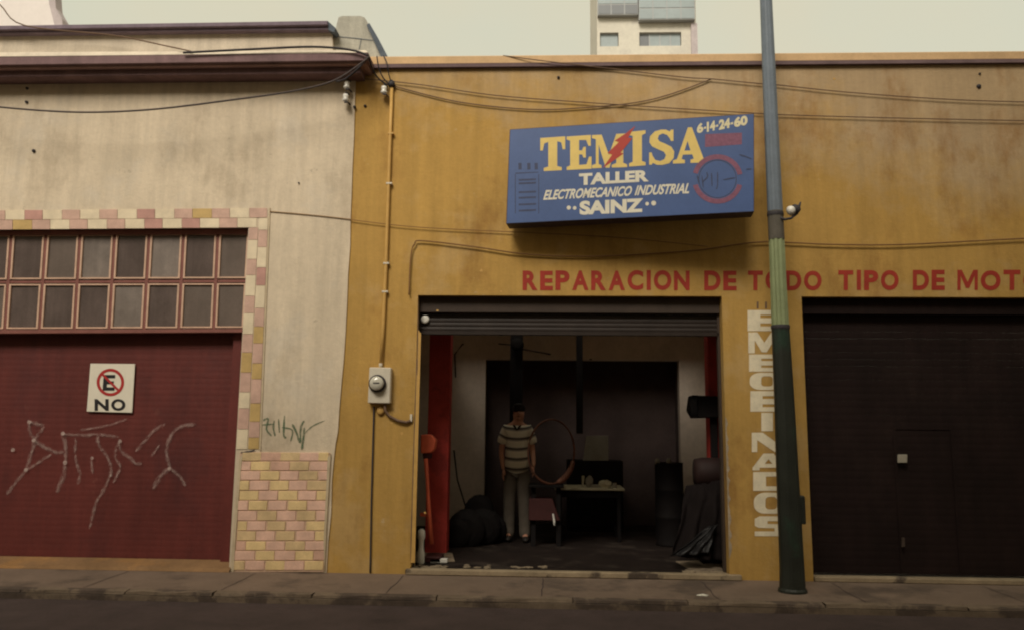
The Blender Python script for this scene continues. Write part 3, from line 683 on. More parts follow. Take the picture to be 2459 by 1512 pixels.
gl = [(4.5, z5([(1530,160),(1560,150),(1550,210),(1580,250)])), (4, z5([(1525,185),(1590,180)])), (4.5, z5([(1595,160),(1590,200),(1600,250)])), (4, z5([(1620,150),(1625,230)])), (4.5, z5([(1655,130),(1650,240),(1665,260)])),
      (4, z5([(1640,200),(1700,215),(1690,280)])), (5, z5([(1700,180),(1725,230),(1745,290),(1750,200),(1770,160)])), (5, z5([(1770,200),(1765,260),(1755,330)])), (2.6, z5([(1770,235),(1820,190),(1890,160)]))]
flat('graffiti', strokes(gl, wallplane(YG-.002), 4, .0003), M['green_spray'], gb)['kind'] = 'stuff'

# ------------------------------------------------------------------ no parking plate
np_ = thing('no_parking_sign', P(264, 988, .17), 'square white plate with struck-out E above NO on the maroon shutter', 'sign')
MB().prism(pq([(217, 872), (324, 873), (317, 990), (208, 987)], .178), (0, .012, 0)).build('plate', M['sign_white'], np_, bevel=.002)
pl = wallplane(.1755)
def ringm(cx, cy, r0, r1, plane, a0=0, a1=360, n=48, ky=1.0):
    vs = []
    for i in range(n+1):
        a = math.radians(lerp(a0, a1, i/n)); vs += [plane(cx+r0*math.cos(a), cy-r0*ky*math.sin(a)), plane(cx+r1*math.cos(a), cy-r1*ky*math.sin(a))]
    return MB().add(vs, [(2*i, 2*i+1, 2*i+3, 2*i+2) for i in range(n)])
flat('lettering', put(MB(), outline([[(0,0),(1,0),(1,.22),(.34,.22),(.34,.4),(.9,.4),(.9,.6),(.34,.6),(.34,.78),(1,.78),(1,1),(0,1)]], True), [(249, 899), (277, 899), (275, 937), (246, 937)], wallplane(.1765)), M['black'], np_)
rg = ringm(265, 917, 26, 33, pl); flat('red_ring', rg, M['ring_red'], np_)
flat('slash', MB().add([pl(244, 900), pl(248, 896), pl(286, 934), pl(282, 938)], [(0, 1, 2, 3)]), M['ring_red'], np_)
mb = MB(); put(mb, glyph('N', .04), quad(227, 261, 957, 985), pl); put(mb, glyph('O', .04), quad(267, 301, 957, 985), pl); flat('lettering', mb, M['black'], np_)

# ------------------------------------------------------------------ shop sign (light box)
A = P(1224, 311, -.34); B = P(1811, 273, -.64); C_ = P(1811, 509, -.64); Dd = P(1215, 538, -.34)
u = (C_-Dd).normalized(); nrm = u.cross(Vector((0, 0, 1))).normalized()
if nrm.y > 0: nrm = -nrm
def SP(px, py, off=.0025):
    d = ray(px, py); o0 = Vector((0, -D, EYE)); t = (Dd-o0).dot(nrm)/d.dot(nrm); return o0+d*t+nrm*off
sg = thing('shop_sign', (Dd+C_)/2, 'blue box sign reading TEMISA in yellow letters with a red lightning bolt', 'sign')
c4 = [SP(1224, 311, 0), SP(1811, 273, 0), SP(1811, 509, 0), SP(1215, 538, 0)]
MB().prism(c4, nrm*-.24).build('box', M['sign_edge'], sg, bevel=.004)
me = MB().add([SP(1225.5, 312.5, .0012), SP(1809.5, 274.5, .0012), SP(1809.5, 507.5, .0012), SP(1217, 536.5, .0012)], [(3, 2, 1, 0)]); flat('face', me, M['blue'], sg)
for t in (.12, .5, .88):
    c = lerp(c4[3], c4[2], t)-nrm*.2+Vector((0, 0, .25)); MB().tube([c, Vector((c.x+.02, 0, c.z+.02))], .018, 6).build('bracket', M['iron'], sg)
    c = lerp(c4[0], c4[1], t)-nrm*.2-Vector((0, 0, .2)); MB().tube([c, Vector((c.x+.02, 0, c.z+.02))], .018, 6).build('bracket', M['iron'], sg)
def zs(x, y): return (1600+x*.40667)*.7252, (350+y*.40667)*.7252
def zq(x0, x1, yt0, yb0, yt1, yb1, lean=0):
    return [zs(x0+lean, yt0), zs(x1+lean, yt1), zs(x1, yb1), zs(x0, yb0)]
SL = {
 'T': [[(.14,0),(.86,0),(.86,.09),(.68,.13),(.68,.87),(.84,.83),(.9,.62),(1,.62),(1,1),(0,1),(0,.62),(.1,.62),(.16,.83),(.32,.87),(.32,.13),(.14,.09)]],
 'E': [[(0,0),(1,0),(1,.36),(.9,.36),(.8,.14),(.5,.13),(.5,.44),(.62,.44),(.68,.34),(.77,.34),(.77,.66),(.68,.66),(.62,.56),(.5,.56),(.5,.87),(.78,.86),(.88,.68),(.97,.68),(.97,1),(0,1),(0,.91),(.14,.87),(.14,.13),(0,.09)]],
 'M': [[(0,0),(.3,0),(.3,.08),(.21,.12),(.21,.7),(.43,.0),(.55,.0),(.76,.7),(.76,.13),(.62,.08),(.62,0),(1.1,0),(1.1,.08),(.98,.13),(.98,.87),(1.1,.91),(1.1,1),(.76,1),(.53,.38),(.3,1),(0,1),(0,.91),(.12,.87),(.12,.13),(0,.09)]],
 'I': [[(0,0),(1,0),(1,.09),(.78,.13),(.78,.87),(1,.91),(1,1),(0,1),(0,.91),(.22,.87),(.22,.13),(0,.09)]],
 'A': [[(0,0),(.36,0),(.36,.09),(.26,.12),(.3,.24),(.58,.24),(.63,.12),(.53,.09),(.53,0),(1,0),(1,.09),(.92,.12),(.57,1),(.45,1),(.12,.12),(0,.09)], [(.345,.35),(.53,.35),(.44,.62)]],
}
def s_outline():
    cl = [(.86,.80),(.74,.90),(.52,.935),(.30,.88),(.20,.74),(.27,.62),(.50,.52),(.72,.42),(.81,.27),(.73,.12),(.48,.06),(.26,.10),(.12,.22)]
    hw = [.05,.06,.075,.11,.14,.13,.12,.13,.14,.12,.075,.06,.05]
    pts = []; n = len(cl)
    L, R = [], []
    for i in range(n):
        a = cl[max(i-1, 0)]; b = cl[min(i+1, n-1)]; dx, dy = b[0]-a[0], b[1]-a[1]; l = math.hypot(dx, dy)
        L.append((cl[i][0]-dy/l*hw[i], cl[i][1]+dx/l*hw[i])); R.append((cl[i][0]+dy/l*hw[i], cl[i][1]-dx/l*hw[i]))
    return [[(.97,1),(.88,.97)]+R[1:-1][:0]+[]] and [[(.95,.66),(.97,1.0),(.88,.98)]+list(R[1:])[:0]+_s(L, R)]
def _s(L, R): return []
# S drawn as two mirrored bowls with slab tips
SS = [[(.94,.66),(.94,.98),(.85,.98),(.80,.93),(.66,.99),(.48,1.0),(.24,.96),(.06,.83),(.04,.66),(.14,.54),(.36,.45),(.58,.37),(.66,.27),(.60,.16),(.44,.11),(.26,.15),(.16,.27),(.12,.37),(.03,.37),(.03,.02),(.12,.02),(.17,.07),(.32,.01),(.52,0),(.78,.04),(.95,.18),(.97,.36),(.86,.50),(.62,.60),(.42,.67),(.35,.75),(.40,.85),(.54,.89),(.70,.84),(.80,.74),(.85,.66)]]
SL['S'] = SS
mb = MB()
for c, x0, x1, yt, yb in (('T',465,668,262,532),('E',680,882,250,522),('M',886,1172,238,508),('I',1188,1322,212,494),('S',1345,1562,200,486),('A',1545,1815,182,470)):
    q = zq(x0, x1, yt+4, yb+4, yt-10, yb-6)
    if c in 'S': put(mb, outline(SL[c], True), q, SP)
    elif c == 'M': put(mb, outline([[(a/1.1, b) for a, b in SL[c][0]]], True), q, SP)
    else: put(mb, outline(SL[c], True), q, SP)
flat('lettering', mb, M['yellow'], sg)
bolt = [(1238,165),(1195,300),(1170,345),(1110,420),(1085,440),(1060,460),(975,505),(1005,455),(1040,395),(1005,405),(1060,335),(1100,300),(1050,318),(1110,255),(1150,230)]
bolt = [(1240,165),(1205,255),(1215,262),(1160,345),(1130,400),(1095,420),(1065,450),(970,512),(1040,410),(1005,385),(1075,340),(1110,298),(1080,285),(1140,245),(1160,225)]
bolt = [(1240,165),(1180,262),(1215,268),(1120,385),(1145,392),(972,512),(1050,402),(1012,388),(1105,300),(1070,288),(1165,225)]
vs, fs = outline([[zs(*p) for p in bolt]], True)
flat('lightning_bolt', MB().add([SP(a, b, .004) for a, b in vs], fs), M['bolt_red'], sg)
mb = MB(); put(mb, glyph('TALLER', .05), zq(780, 1348, 555, 650, 524, 618), SP); flat('lettering', mb, M['white_letter'], sg)
mb2 = MB(); put(mb2, glyph('SAINZ', .05), zq(785, 1303, 778, 892, 754, 868), SP)
for x, y, r in ((697, 832, 17), (745, 835, 15), (1335, 800, 15), (1388, 795, 20)):
    cx, cy = zs(x, y); rr = r*.40667*.7252
    mb2.add([SP(cx+rr*math.cos(k*.5236), cy+rr*math.sin(k*.5236)) for k in range(12)], [tuple(range(12))])
flat('lettering', mb2, M['white_letter'], sg)
mb = MB(); put(mb, glyph('ELECTROMECANICO', .03, .42), zq(488, 1212, 690, 770, 655, 735), SP); flat('lettering', mb, M['white_letter'], sg); mb = MB(); put(mb, glyph('INDUSTRIAL', .03, .42), zq(1232, 1678, 652, 733, 632, 716), SP)
flat('lettering', mb, M['white_letter'], sg)
mb = MB()
for s, x0, x1 in (('6', 1740, 1792), ('-', 1797, 1815), ('14', 1821, 1890), ('-', 1896, 1913), ('24', 1919, 2010), ('-', 2016, 2035), ('60', 2042, 2152)):
    yy = lerp(152, 84, (x0-1742)/(2150-1742)); y1 = lerp(150, 82, (x1-1742)/(2150-1742))
    if s == '-': put(mb, glyph(s, .02), zq(x0, x1, yy+34, yy+50, y1+34, y1+50), SP)
    else: put(mb, glyph(s, .055), zq(x0, x1, yy-4, yy+78, y1-4, y1+76), SP)
for v in (1,): flat('lettering', mb, M['cream_letter'], sg)
# faded print at the right: red block, broken ring with scribble
def zf(x, y): return (2250+x*.2248)*.7252, (380+y*.2248)*.7252
q = [zf(378, 290), zf(920, 268), zf(918, 440), zf(375, 480)]
flat('faded_block', MB().add([SP(*p, .002) for p in q], [(3, 2, 1, 0)]), M['faded_red'], sg)
cx, cy = zf(560, 950)
mb = ringm(cx, cy, 49, 61, lambda x, y: SP(x, y, .0032), 12, 165, 30, .97)
m2 = ringm(cx, cy, 49, 61, lambda x, y: SP(x, y, .0032), 195, 345, 30, .97); mb.add(m2.v, m2.f)
flat('faded_ring', mb, M['faded_red'], sg)
flat('faded_circle', ringm(cx, cy, 44, 46, lambda x, y: SP(x, y, .002)), M['faded_dark'], sg)
sc = [[zf(*p) for p in l] for l in ([(400,850),(410,920),(330,1000)], [(330,900),(350,1080)], [(560,850),(560,1040),(540,1100)], [(470,860),(480,1060)], [(640,960),(820,930)], [(260,900),(290,1020)], [(880,590),(980,620),(1060,655)], [(985,805),(1060,800)])]
flat('scribble', strokes([(2.6, l) for l in sc], lambda x, y: SP(x, y, .0042), 2.5, 0), M['faded_dark'], sg)['kind'] = 'stuff'
# faded print at the left: three small marks over a panel of rows
mb = MB()
for x in (300, 372, 432): mb.add([SP(*zs(*p)) for p in ((x-14, 470), (x+12, 468), (x+14, 520), (x-12, 522))], [(3, 2, 1, 0)])
for y in (600, 628, 700, 745, 800, 850): mb.add([SP(*zs(*p)) for p in ((290, y), (430, y-6), (430, y+8), (290, y+14))], [(3, 2, 1, 0)])
for x in (262, 452): mb.add([SP(*zs(*p)) for p in ((x-3, 560), (x+3, 560), (x+3, 880), (x-3, 882))], [(3, 2, 1, 0)])
mb.add([SP(*zs(*p)) for p in ((262, 548), (452, 540), (452, 546), (262, 556))], [(3, 2, 1, 0)])
flat('faded_mark', mb, M['faded_dark'], sg)

# ------------------------------------------------------------------ street pole near the kerb
PB = G(1902, 1420, 0); YP = PB.y
pole = thing('street_pole', (PB.x, YP, 0), 'tall tapering street pole near the kerb, black below, olive then blue grey above', 'pole')
prof = [(1424, 1903.5, 62), (1390, 1903, 59), (1150, 1891.5, 53), (943, 1882.5, 47), (785, 1874, 42), (700, 1870, 39), (575, 1865, 37.5), (508, 1861.5, 37), (465, 1859.5, 36), (230, 1849, 33), (0, 1839.5, 29), (-250, 1829, 26)]
def pole_at(y):
    for (a, xa, wa), (b, xb, wb2) in zip(prof[:-1], prof[1:]):
        if b <= y <= a:
            t = (a-y)/(a-b); c = P(lerp(xa, xb, t), y, YP); e = P(lerp(xa, xb, t)+lerp(wa, wb2, t)/2, y, YP); return c, (e-c).length
    return None
def fluted(y0, y1, m, name, grow=1.0, n=24, fl=.07):
    mb = MB(); rings = []; steps = max(3, int(abs(y0-y1)/60)+2); vs = []
    for i in range(steps):
        c, r = pole_at(lerp(y0, y1, i/(steps-1))); r *= grow
        for k in range(n): vs.append(c+Vector((math.cos(2*math.pi*k/n), math.sin(2*math.pi*k/n), 0))*r*(1 if k % 3 else 1-fl))
    fs = [(i*n+k, i*n+(k+1) % n, (i+1)*n+(k+1) % n, (i+1)*n+k) for i in range(steps-1) for k in range(n)]
    fs += [tuple(reversed(range(n))), tuple((steps-1)*n+k for k in range(n))]
    return mb.add(vs, fs).build(name, m, pole, smooth=False)
fluted(1424, 788, M['pole_dark'], 'shaft', 1.0, 24, .03); fluted(788, 576, M['pole_green'], 'shaft', .985, 24, .13)
fluted(576, 508, M['pole_band'], 'shaft', 1.0, 24, .02); fluted(508, -240, M['pole_top'], 'shaft', .99, 24, .05)
c, r = pole_at(1423); MB().lathe([(r*1.12, 0), (r*1.12, .02), (r*1.01, .04)], (c.x, c.y, .001), 16).build('base_plate', M['pole_dark'], pole)
c, r = pole_at(1222); MB().box((c.x+r*.6, YP-.06, c.z-.14), (c.x+r+.035, YP+.06, c.z+.14)).build('access_cover', M['pole_dark'], pole, bevel=.01)
for y in (515, 785):
    c, r = pole_at(y); MB().lathe([(r*1.04, -.02), (r*1.07, 0), (r*1.04, .02)], c, 20).build('strap', M['iron'], pole)
ins = thing('pole_insulator', P(1900, 508, YP-.05), 'white reel insulator with a dark cap strapped to the street pole', 'insulator')
c = P(1893, 521, YP-.05); e = P(1918, 513, YP-.05)
MB().tube([P(1868, 522, YP-.06), P(1885, 527, YP-.08), P(1900, 524, YP-.08), P(1915, 512, YP-.07)], .014, 7).build('arm', M['iron'], ins)
d = (P(1918, 500, YP-.06)-P(1893, 508, YP-.06)).normalized(); s0 = P(1891, 509, YP-.08)
MB().tube([s0, s0+d*.02, s0+d*.05, s0+d*.075], [.03, .052, .052, .04], 14).build('reel', M['porcelain'], ins, smooth=True)
MB().tube([s0+d*.076, s0+d*.1, s0+d*.135], [.055, .055, .03], 14).build('cap', M['iron'], ins)
MB().tube([s0+d*.12, s0+d*.15+Vector((0, 0, .06))], [.02, .008], 6).build('hook', M['iron'], ins)

# ------------------------------------------------------------------ conduit, meter
cd = thing('conduit_pipe', P(915, 880, -.03), 'ochre painted conduit pipe running down the wall to the meter box', 'pipe')
pts = [P(941, 206, -.035), P(937, 330, -.035), P(932, 480, -.035), P(927, 640, -.035), P(920, 790, -.035), P(915, 872, -.035)]
MB().tube(pts, .020, 10).build('pipe', M['ochre_pipe'], cd, smooth=True)
for y, x in ((440, 934), (632, 927), (700, 924), (320, 938)):
    MB().box(P(x, y, -.055)-Vector((.035, 0, .012)), P(x, y, -.055)+Vector((.035, .055, .012))).build('clamp', M['meter'] if y != 320 else M['ochre_pipe'], cd, bevel=.004)
MB().lathe([(.03, -.03), (.045, 0), (.035, .04), (.01, .06)], P(940, 204, -.04), 12).build('weatherhead', M['iron'], cd, smooth=True)
mt = thing('electricity_meter', P(910, 967, -.05), 'pale meter box with a round dial on the ochre wall', 'meter')
MB().prism(pq([(887, 881), (939, 882), (936, 968), (883, 967)], -.10), (0, .098, 0)).build('box', M['meter'], mt, bevel=.008)
cc = P(907, 920, -.10)
MB().lathe([(.095, 0), (.098, .03), (.085, .04), (.08, .035)], cc, 28, 'Y').build('socket_ring', M['iron'], mt, smooth=True)
MB().lathe([(.078, .03), (.078, .07), (.070, .085), (.02, .088)], cc+Vector((0, 0, 0)), 28, 'Y').build('dial_window', M['glass'], mt, smooth=True)
flat('dial_face', MB().add([cc+Vector((x, -.0895, z)) for x, z in ((-.035, -.006), (.035, -.006), (.035, .008), (-.035, .008))], [(0, 1, 2, 3)]), M['iron'], mt)
MB().lathe([(.018, 0), (.022, .02), (.018, .04)], P(914, 880, -.05), 10).build('hub', M['meter'], mt)
fd = thing('flexible_conduit', P(960, 1010, -.03), 'short brown flexible conduit curving from under the meter to the door jamb', 'conduit')
MB().tube([P(924, 967, -.05), P(925, 985, -.04), P(935, 998, -.03), P(955, 1009, -.03), P(975, 1013, -.03), P(986, 1009, -.02)], .016, 8).build('tube', M['cable_brown'], fd, smooth=True)
MB().blob(P(914, 985, -.02), (.045, .02, .05), 2, .05).build('junction_knob', M['ochre_pipe'], fd, smooth=True)
MB().box(P(987, 1000, -.03)-Vector((.012, 0, .05)), P(987, 1000, -.03)+Vector((.012, .03, .03))).build('bracket', M['meter'], fd)

# ------------------------------------------------------------------ cables
def cable(pts, r, m, label, Y=-.06, name='cable', cat='cable', group=None):
    P3 = []; pts = [(p[0], p[1], p[2] if len(p) > 2 else Y) for p in pts]
    n = len(pts)
    for i in range(n-1):
        p0 = pts[max(i-1, 0)]; p1 = pts[i]; p2 = pts[i+1]; p3 = pts[min(i+2, n-1)]
        for t in (0, .2, .4, .6, .8):
            q = [.5*((2*p1[k])+(-p0[k]+p2[k])*t+(2*p0[k]-5*p1[k]+4*p2[k]-p3[k])*t*t+(-p0[k]+3*p1[k]-3*p2[k]+p3[k])*t**3) for k in (0, 1, 2)]
            P3.append(P(*q))
    P3.append(P(*pts[-1]))
    o = MB().tube(P3, r, 6).build(name, m, None, smooth=True); return tag(o, label, cat, group)
g = 'cables strung along the facades'
cable([(-60, 252), (100, 266), (230, 270), (380, 262), (560, 240), (700, 220), (800, 195), (868, 152), (886, 136)], .0105, M['cable_dk'], 'thick black cable sagging across the cream wall below the maroon cornice', -.42, group=g)
cable([(440, 127, -.40), (600, 119), (748, 113), (840, 120), (884, 134)], .013, M['cable'], 'black cable lying along the top edge of the maroon cornice', -.40, group=g)
cable([(-60, -40, -.3), (0, 12, -.3), (60, 62, -.25), (270, 85, -.2), (400, 111, -.3), (460, 124, -.38)], .008, M['cable_brown'], 'thin wire slanting over the pale parapet from the top left', -.3, group=g)
cable([(886, 138, -.35), (896, 170, -.2), (912, 192, -.1), (935, 206, -.06)], .010, M['cable'], 'drop wire, left one of three between cornice corner and conduit head', group='drop wires at the conduit head')
cable([(905, 135, -.2), (910, 165, -.15), (922, 190, -.1), (938, 205, -.06)], .008, M['cable'], 'drop wire, middle one of three between cornice corner and conduit head', group='drop wires at the conduit head')
cable([(921, 134, -.05), (929, 152, -.14), (934, 180, -.1), (941, 203, -.06)], .007, M['cable'], 'drop wire, right one of three between buttress foot and conduit head', group='drop wires at the conduit head')
cable([(884, 136, -.36), (860, 165, -.38), (830, 190, -.36), (808, 196, -.3)], .012, M['cable'], 'short black cable loop under the cornice corner', group=g)
cable([(868, 189), (1005, 203), (1186, 229), (1402, 246), (1596, 259), (1808, 272), (1883, 276), (2122, 283), (2453, 290), (2800, 294)], .006, M['cable_brown'], 'thin brown wire passing just above the top edge of the blue sign', -.03, group=g)
cable([(945, 207), (1100, 245), (1272, 263), (1402, 259), (1531, 246), (1618, 224), (1709, 190)], .007, M['cable_brown'], 'brown wire hanging in a deep loop above the blue sign', -.022, group=g)
cable([(1208, 134, -.03), (1324, 149, -.08), (1471, 166), (1644, 186), (1709, 190), (1812, 200), (1864, 204), (2027, 221), (2242, 237), (2453, 245), (2800, 250)], .006, M['cable_brown'], 'thin wire slanting from the coping down behind the pole to the right edge', -.03, group=g)
cable([(648, 508), (740, 516), (815, 524), (983, 544), (1186, 555), (1400, 565), (1531, 574), (1700, 592)], .005, M['cable_ochre'], 'thin painted wire crossing both walls at the foot of the blue sign', -.03, group=g)
cable([(982, 708), (984, 650), (988, 604), (996, 586), (1013, 578), (1143, 593), (1272, 611), (1445, 615), (1661, 602), (1812, 582), (1907, 583), (2003, 587), (2170, 587), (2453, 573), (2800, 560)], .009, M['cable_ochre'], 'ochre stained cable draped above the red lettering', -.035, group=g)
cable([(898, 975), (896, 1050), (892, 1200), (889, 1374)], .010, M['iron'], 'dark earth wire running straight down from the meter to the pavement', -.02, group=g)
# porcelain insulators under the cornice end
def insul(px, py, Y, label):
    c = P(px, py, Y); t = thing('wall_insulator', c, label, 'insulator', 'porcelain insulators near the cornice end')
    MB().lathe([(.012, -.05), (.03, -.045), (.042, -.02), (.026, 0), (.036, .02), (.03, .045), (.012, .05)], c, 14).build('porcelain_reel', M['porcelain'], t, smooth=True)
    MB().tube([c+Vector((.045, .06, -.06)), c+Vector((.03, -.03, -.06)), c+Vector((0, -.03, -.065)), c+Vector((0, 0, -.05))], .01, 6).build('iron_bracket', M['iron'], t)
    MB().tube([Vector((c.x, c.y, c.z+.05)), Vector((c.x, c.y, c.z+.075)), Vector((c.x+.02, -.005, c.z+.08))], .009, 6).build('iron_pin', M['iron'], t)
insul(833, 205, -.11, 'upper of two white insulators on the cream wall corner')
insul(830, 236, -.11, 'lower of two white insulators on the cream wall corner')
insul(922, 217, -.09, 'white insulator on the ochre wall beside the conduit head')

# ------------------------------------------------------------------ things inside the workshop
FZ = ZF-.018
# person
def skin_mesh(name, verts, edges, radii, sub=2):
    me = bpy.data.meshes.new(name); me.from_pydata([tuple(v) for v in verts], edges, []); ob = bpy.data.objects.new(name, me); COL.objects.link(ob)
    md = ob.modifiers.new('s', 'SKIN'); md.use_smooth_shade = True; lay = me.skin_vertices[0].data
    for i, r in enumerate(radii): lay[i].radius = r if isinstance(r, tuple) else (r, r)
    lay[0].use_root = True
    sb = ob.modifiers.new('b', 'SUBSURF'); sb.levels = sub
    dg = bpy.context.evaluated_depsgraph_get(); out = bpy.data.meshes.new_from_object(ob.evaluated_get(dg)); bpy.data.objects.remove(ob)
    return out
PF = G(1239, 1297, FZ); PXc = P(1241, 1150, PF.y).x; PYc = PF.y
HT = P(1248, 968, PYc).z-FZ
k = HT/1.74
def W3(x, y, z): return Vector((PXc+x*k*.86, PYc+y*k, FZ+z*k))
pr = thing('person', (PXc, PYc, FZ), 'man in a striped polo shirt and khaki trousers standing inside the open doorway', 'person')
V = [(0,0,.95),(0,0,1.12),(0,.01,1.30),(0,.01,1.43),(.01,0,1.50),(.02,-.01,1.57),(.022,-.01,1.66),
     (-.16,.01,1.41),(-.215,0,1.28),(-.235,.0,1.12),(-.215,-.04,.96),(-.20,-.06,.88),
     (.16,.01,1.41),(.215,0,1.28),(.235,-.01,1.12),(.255,-.14,.99),(.25,-.21,.93),
     (-.09,0,.88),(-.105,-.01,.50),(-.11,.02,.10),(-.12,-.10,.04),
     (.09,0,.88),(.115,-.07,.50),(.125,-.04,.10),(.15,-.16,.04)]
E_ = [(0,1),(1,2),(2,3),(3,4),(4,5),(5,6),(3,7),(7,8),(8,9),(9,10),(10,11),(3,12),(12,13),(13,14),(14,15),(15,16),(0,17),(17,18),(18,19),(19,20),(0,21),(21,22),(22,23),(23,24)]
R_ = [(.105,.085),(.11,.09),(.13,.10),(.10,.08),.052,(.074,.09),(.072,.088),.062,.045,.038,.028,(.034,.02),.062,.045,.038,.028,(.034,.02),.08,.058,.04,.035,.08,.058,.04,.035]
bm_ = skin_mesh('body', [W3(*v) for v in V], E_, [tuple(a*k for a in (r if isinstance(r, tuple) else (r, r))) for r in R_])
mb = MB(); mb.add([v.co.copy() for v in bm_.vertices], [tuple(p.vertices) for p in bm_.polygons])
def limb(pts, rs): mb.tube([W3(*p) for p in pts], [r*k for r in rs], 8)
for sx, hx, hy, hz in ((-1, -.20, -.06, .88), (1, .25, -.21, .93)):
    for j, (dx, L) in enumerate(((-.024, .062), (-.008, .072), (.008, .07), (.022, .055))):
        limb([(hx, hy+dx, hz), (hx+.004*sx, hy+dx*1.05, hz-.05), (hx, hy+dx-.006, hz-.05-L*.55), (hx-.012*sx, hy+dx-.012, hz-.05-L)], [.012, .0105, .0095, .008])
    limb([(hx-.01*sx, hy-.02, hz+.01), (hx-.022*sx, hy-.045, hz-.025), (hx-.022*sx, hy-.052, hz-.06)], [.013, .012, .009])
# face: nose, brow, ears, chin
mb.blob(W3(.022, -.098, 1.615), (.013*k, .02*k, .022*k), 2); mb.blob(W3(-.052, -.01, 1.615), (.010*k, .022*k, .032*k), 1); mb.blob(W3(.096, -.01, 1.615), (.010*k, .022*k, .032*k), 1)
mb.blob(W3(.022, -.055, 1.545), (.035*k, .035*k, .03*k), 2)
for v in (bm_,): bpy.data.meshes.remove(v)
mb.build('body', M['skin'], pr, smooth=True)
for sx in (-.026, .026): MB().blob(W3(.022+sx, -.088, 1.635), (.012*k, .009*k, .007*k), 1).build('eye', M['hair'], pr, smooth=True)
MB().blob(W3(.022, -.085, 1.572), (.022*k, .01*k, .005*k), 1).build('mouth', M['machine_red'], pr, smooth=True)
mb = MB(); mb.blob(W3(.022, .012, 1.675), (.086*k, .098*k, .072*k), 3, .03); mb.blob(W3(.022, -.045, 1.715), (.07*k, .055*k, .03*k), 2, .06); mb.build('hair', M['hair'], pr, smooth=True)
# shirt: loose, untucked, short sleeves
Vs = [(0,0,.78),(0,0,1.06),(0,.01,1.28),(0,.01,1.40),(0,.005,1.452),(-.165,.01,1.405),(-.225,0,1.28),(-.24,0,1.20),(.165,.01,1.405),(.225,0,1.28),(.24,0,1.20)]
Es = [(0,1),(1,2),(2,3),(3,4),(3,5),(5,6),(6,7),(3,8),(8,9),(9,10)]
Rs = [(.19,.16),(.165,.135),(.165,.13),(.115,.10),(.07,.075),.082,.07,.068,.082,.07,.068]
sm = skin_mesh('shirt', [W3(*v) for v in Vs], Es, [tuple(a*k for a in (r if isinstance(r, tuple) else (r, r))) for r in Rs])
uv = sm.uv_layers.new(name='UVMap')
for lp in sm.loops:
    co = sm.vertices[lp.vertex_index].co; zz = (co.z-FZ)/k; xx = (co.x-PXc)/k
    ax = abs(xx); drop = .0 if ax < .15 else (ax-.15)*-.35
    uv.data[lp.index].uv = (xx, (zz+drop+.022*math.cos(xx*9)-.02)/.128)
sm.polygons.foreach_set('use_smooth', [True]*len(sm.polygons)); link('shirt', sm, M['shirt'], pr)
mb = MB(); mb.tube([W3(-.055, -.055, 1.455), W3(-.03, -.09, 1.44), W3(.0, -.105, 1.40), W3(.03, -.09, 1.44), W3(.055, -.055, 1.455)], .012*k, 6); mb.build('collar', M['cloth'], pr, smooth=True)
Vt = [(0,0,.94),(-.085,0,.84),(-.105,-.005,.50),(-.11,.01,.16),(-.113,.0,.02),(.09,0,.84),(.115,-.07,.50),(.125,-.05,.16),(.13,-.06,.02)]
Et = [(0,1),(1,2),(2,3),(3,4),(0,5),(5,6),(6,7),(7,8)]; Rt = [(.13,.10),(.10,.105),(.082,.085),(.072,.078),(.078,.085)]*1+[(.10,.105),(.082,.085),(.072,.078),(.078,.085)]
tm = skin_mesh('trousers', [W3(*v) for v in Vt], Et, [tuple(a*k for a in r) for r in Rt])
tm.polygons.foreach_set('use_smooth', [True]*len(tm.polygons)); link('trousers', tm, M['trousers'], pr)
for sx, sy in ((-.115, -.07), (.145, -.13)): MB().blob(W3(sx, sy, .036), (.048*k, .13*k, .042*k), 2).build('shoe', M['shoe'], pr, smooth=True)

# table with board top
YT = 2.45
tz = P(1415, 1171, YT).z; tx0 = P(1332, 1171, YT).x; tx1 = P(1500, 1171, YT).x
tb = thing('work_table', ((tx0+tx1)/2, YT+.35, FZ), 'low work table with a thin pale top in the middle of the dark workshop', 'table')
MB().box((tx0, YT, tz-.03), (tx1, YT+.7, tz)).build('tabletop', M['tabletop'], tb, bevel=.004)
for x in (tx0+.05, tx1-.1):
    for y in (YT+.05, YT+.6): MB().box((x, y, FZ), (x+.05, y+.05, tz-.031)).build('leg', M['machine_dark'], tb)
MB().box((tx0+.1, YT+.06, tz-.13), (tx1-.1, YT+.08, tz-.032)).build('apron', M['machine_dark'], tb)
# odds and ends on the table
def item(name, label, cat, f, m, grp='small things on the work table'):
    o = f(MB()).build(name, m, None, smooth=False); return tag(o, label, cat, grp)
def tp(px, dy=.1): c = P(px, 1165, YT+dy); return Vector((c.x, YT+dy, tz))
c = tp(1399); item('glue_brush', 'upright brush leaning at the left end of the small things on the table', 'brush', lambda m: m.tube([c+Vector((0, 0, .01)), c+Vector((.01, .03, .16))], [.012, .02], 8), M['tabletop'])
c = tp(1410, .15); item('paper_bag', 'crumpled pale paper bag on the work table', 'bag', lambda m: m.blob(c+Vector((.03, 0, .07)), (.055, .05, .09), 2, .25), M['board'])
c = tp(1430, .12); item('tool_tray', 'flat pale tray of oddments lying mid table', 'tray', lambda m: m.box(c+Vector((-.06, -.02, 0.001)), c+Vector((.1, .16, .035))), M['board'])
c = tp(1455, .1); item('rag', 'bunched light rag on the right half of the table', 'rag', lambda m: m.blob(c+Vector((0, 0, .05)), (.09, .06, .06), 2, .3), M['tabletop'])
c = tp(1476, .1); item('tin_can', 'small tin can near the right end of the table', 'can', lambda m: m.lathe([(.03, 0), (.03, .07), (.026, .07), (.026, .065)], c, 14), M['board'])
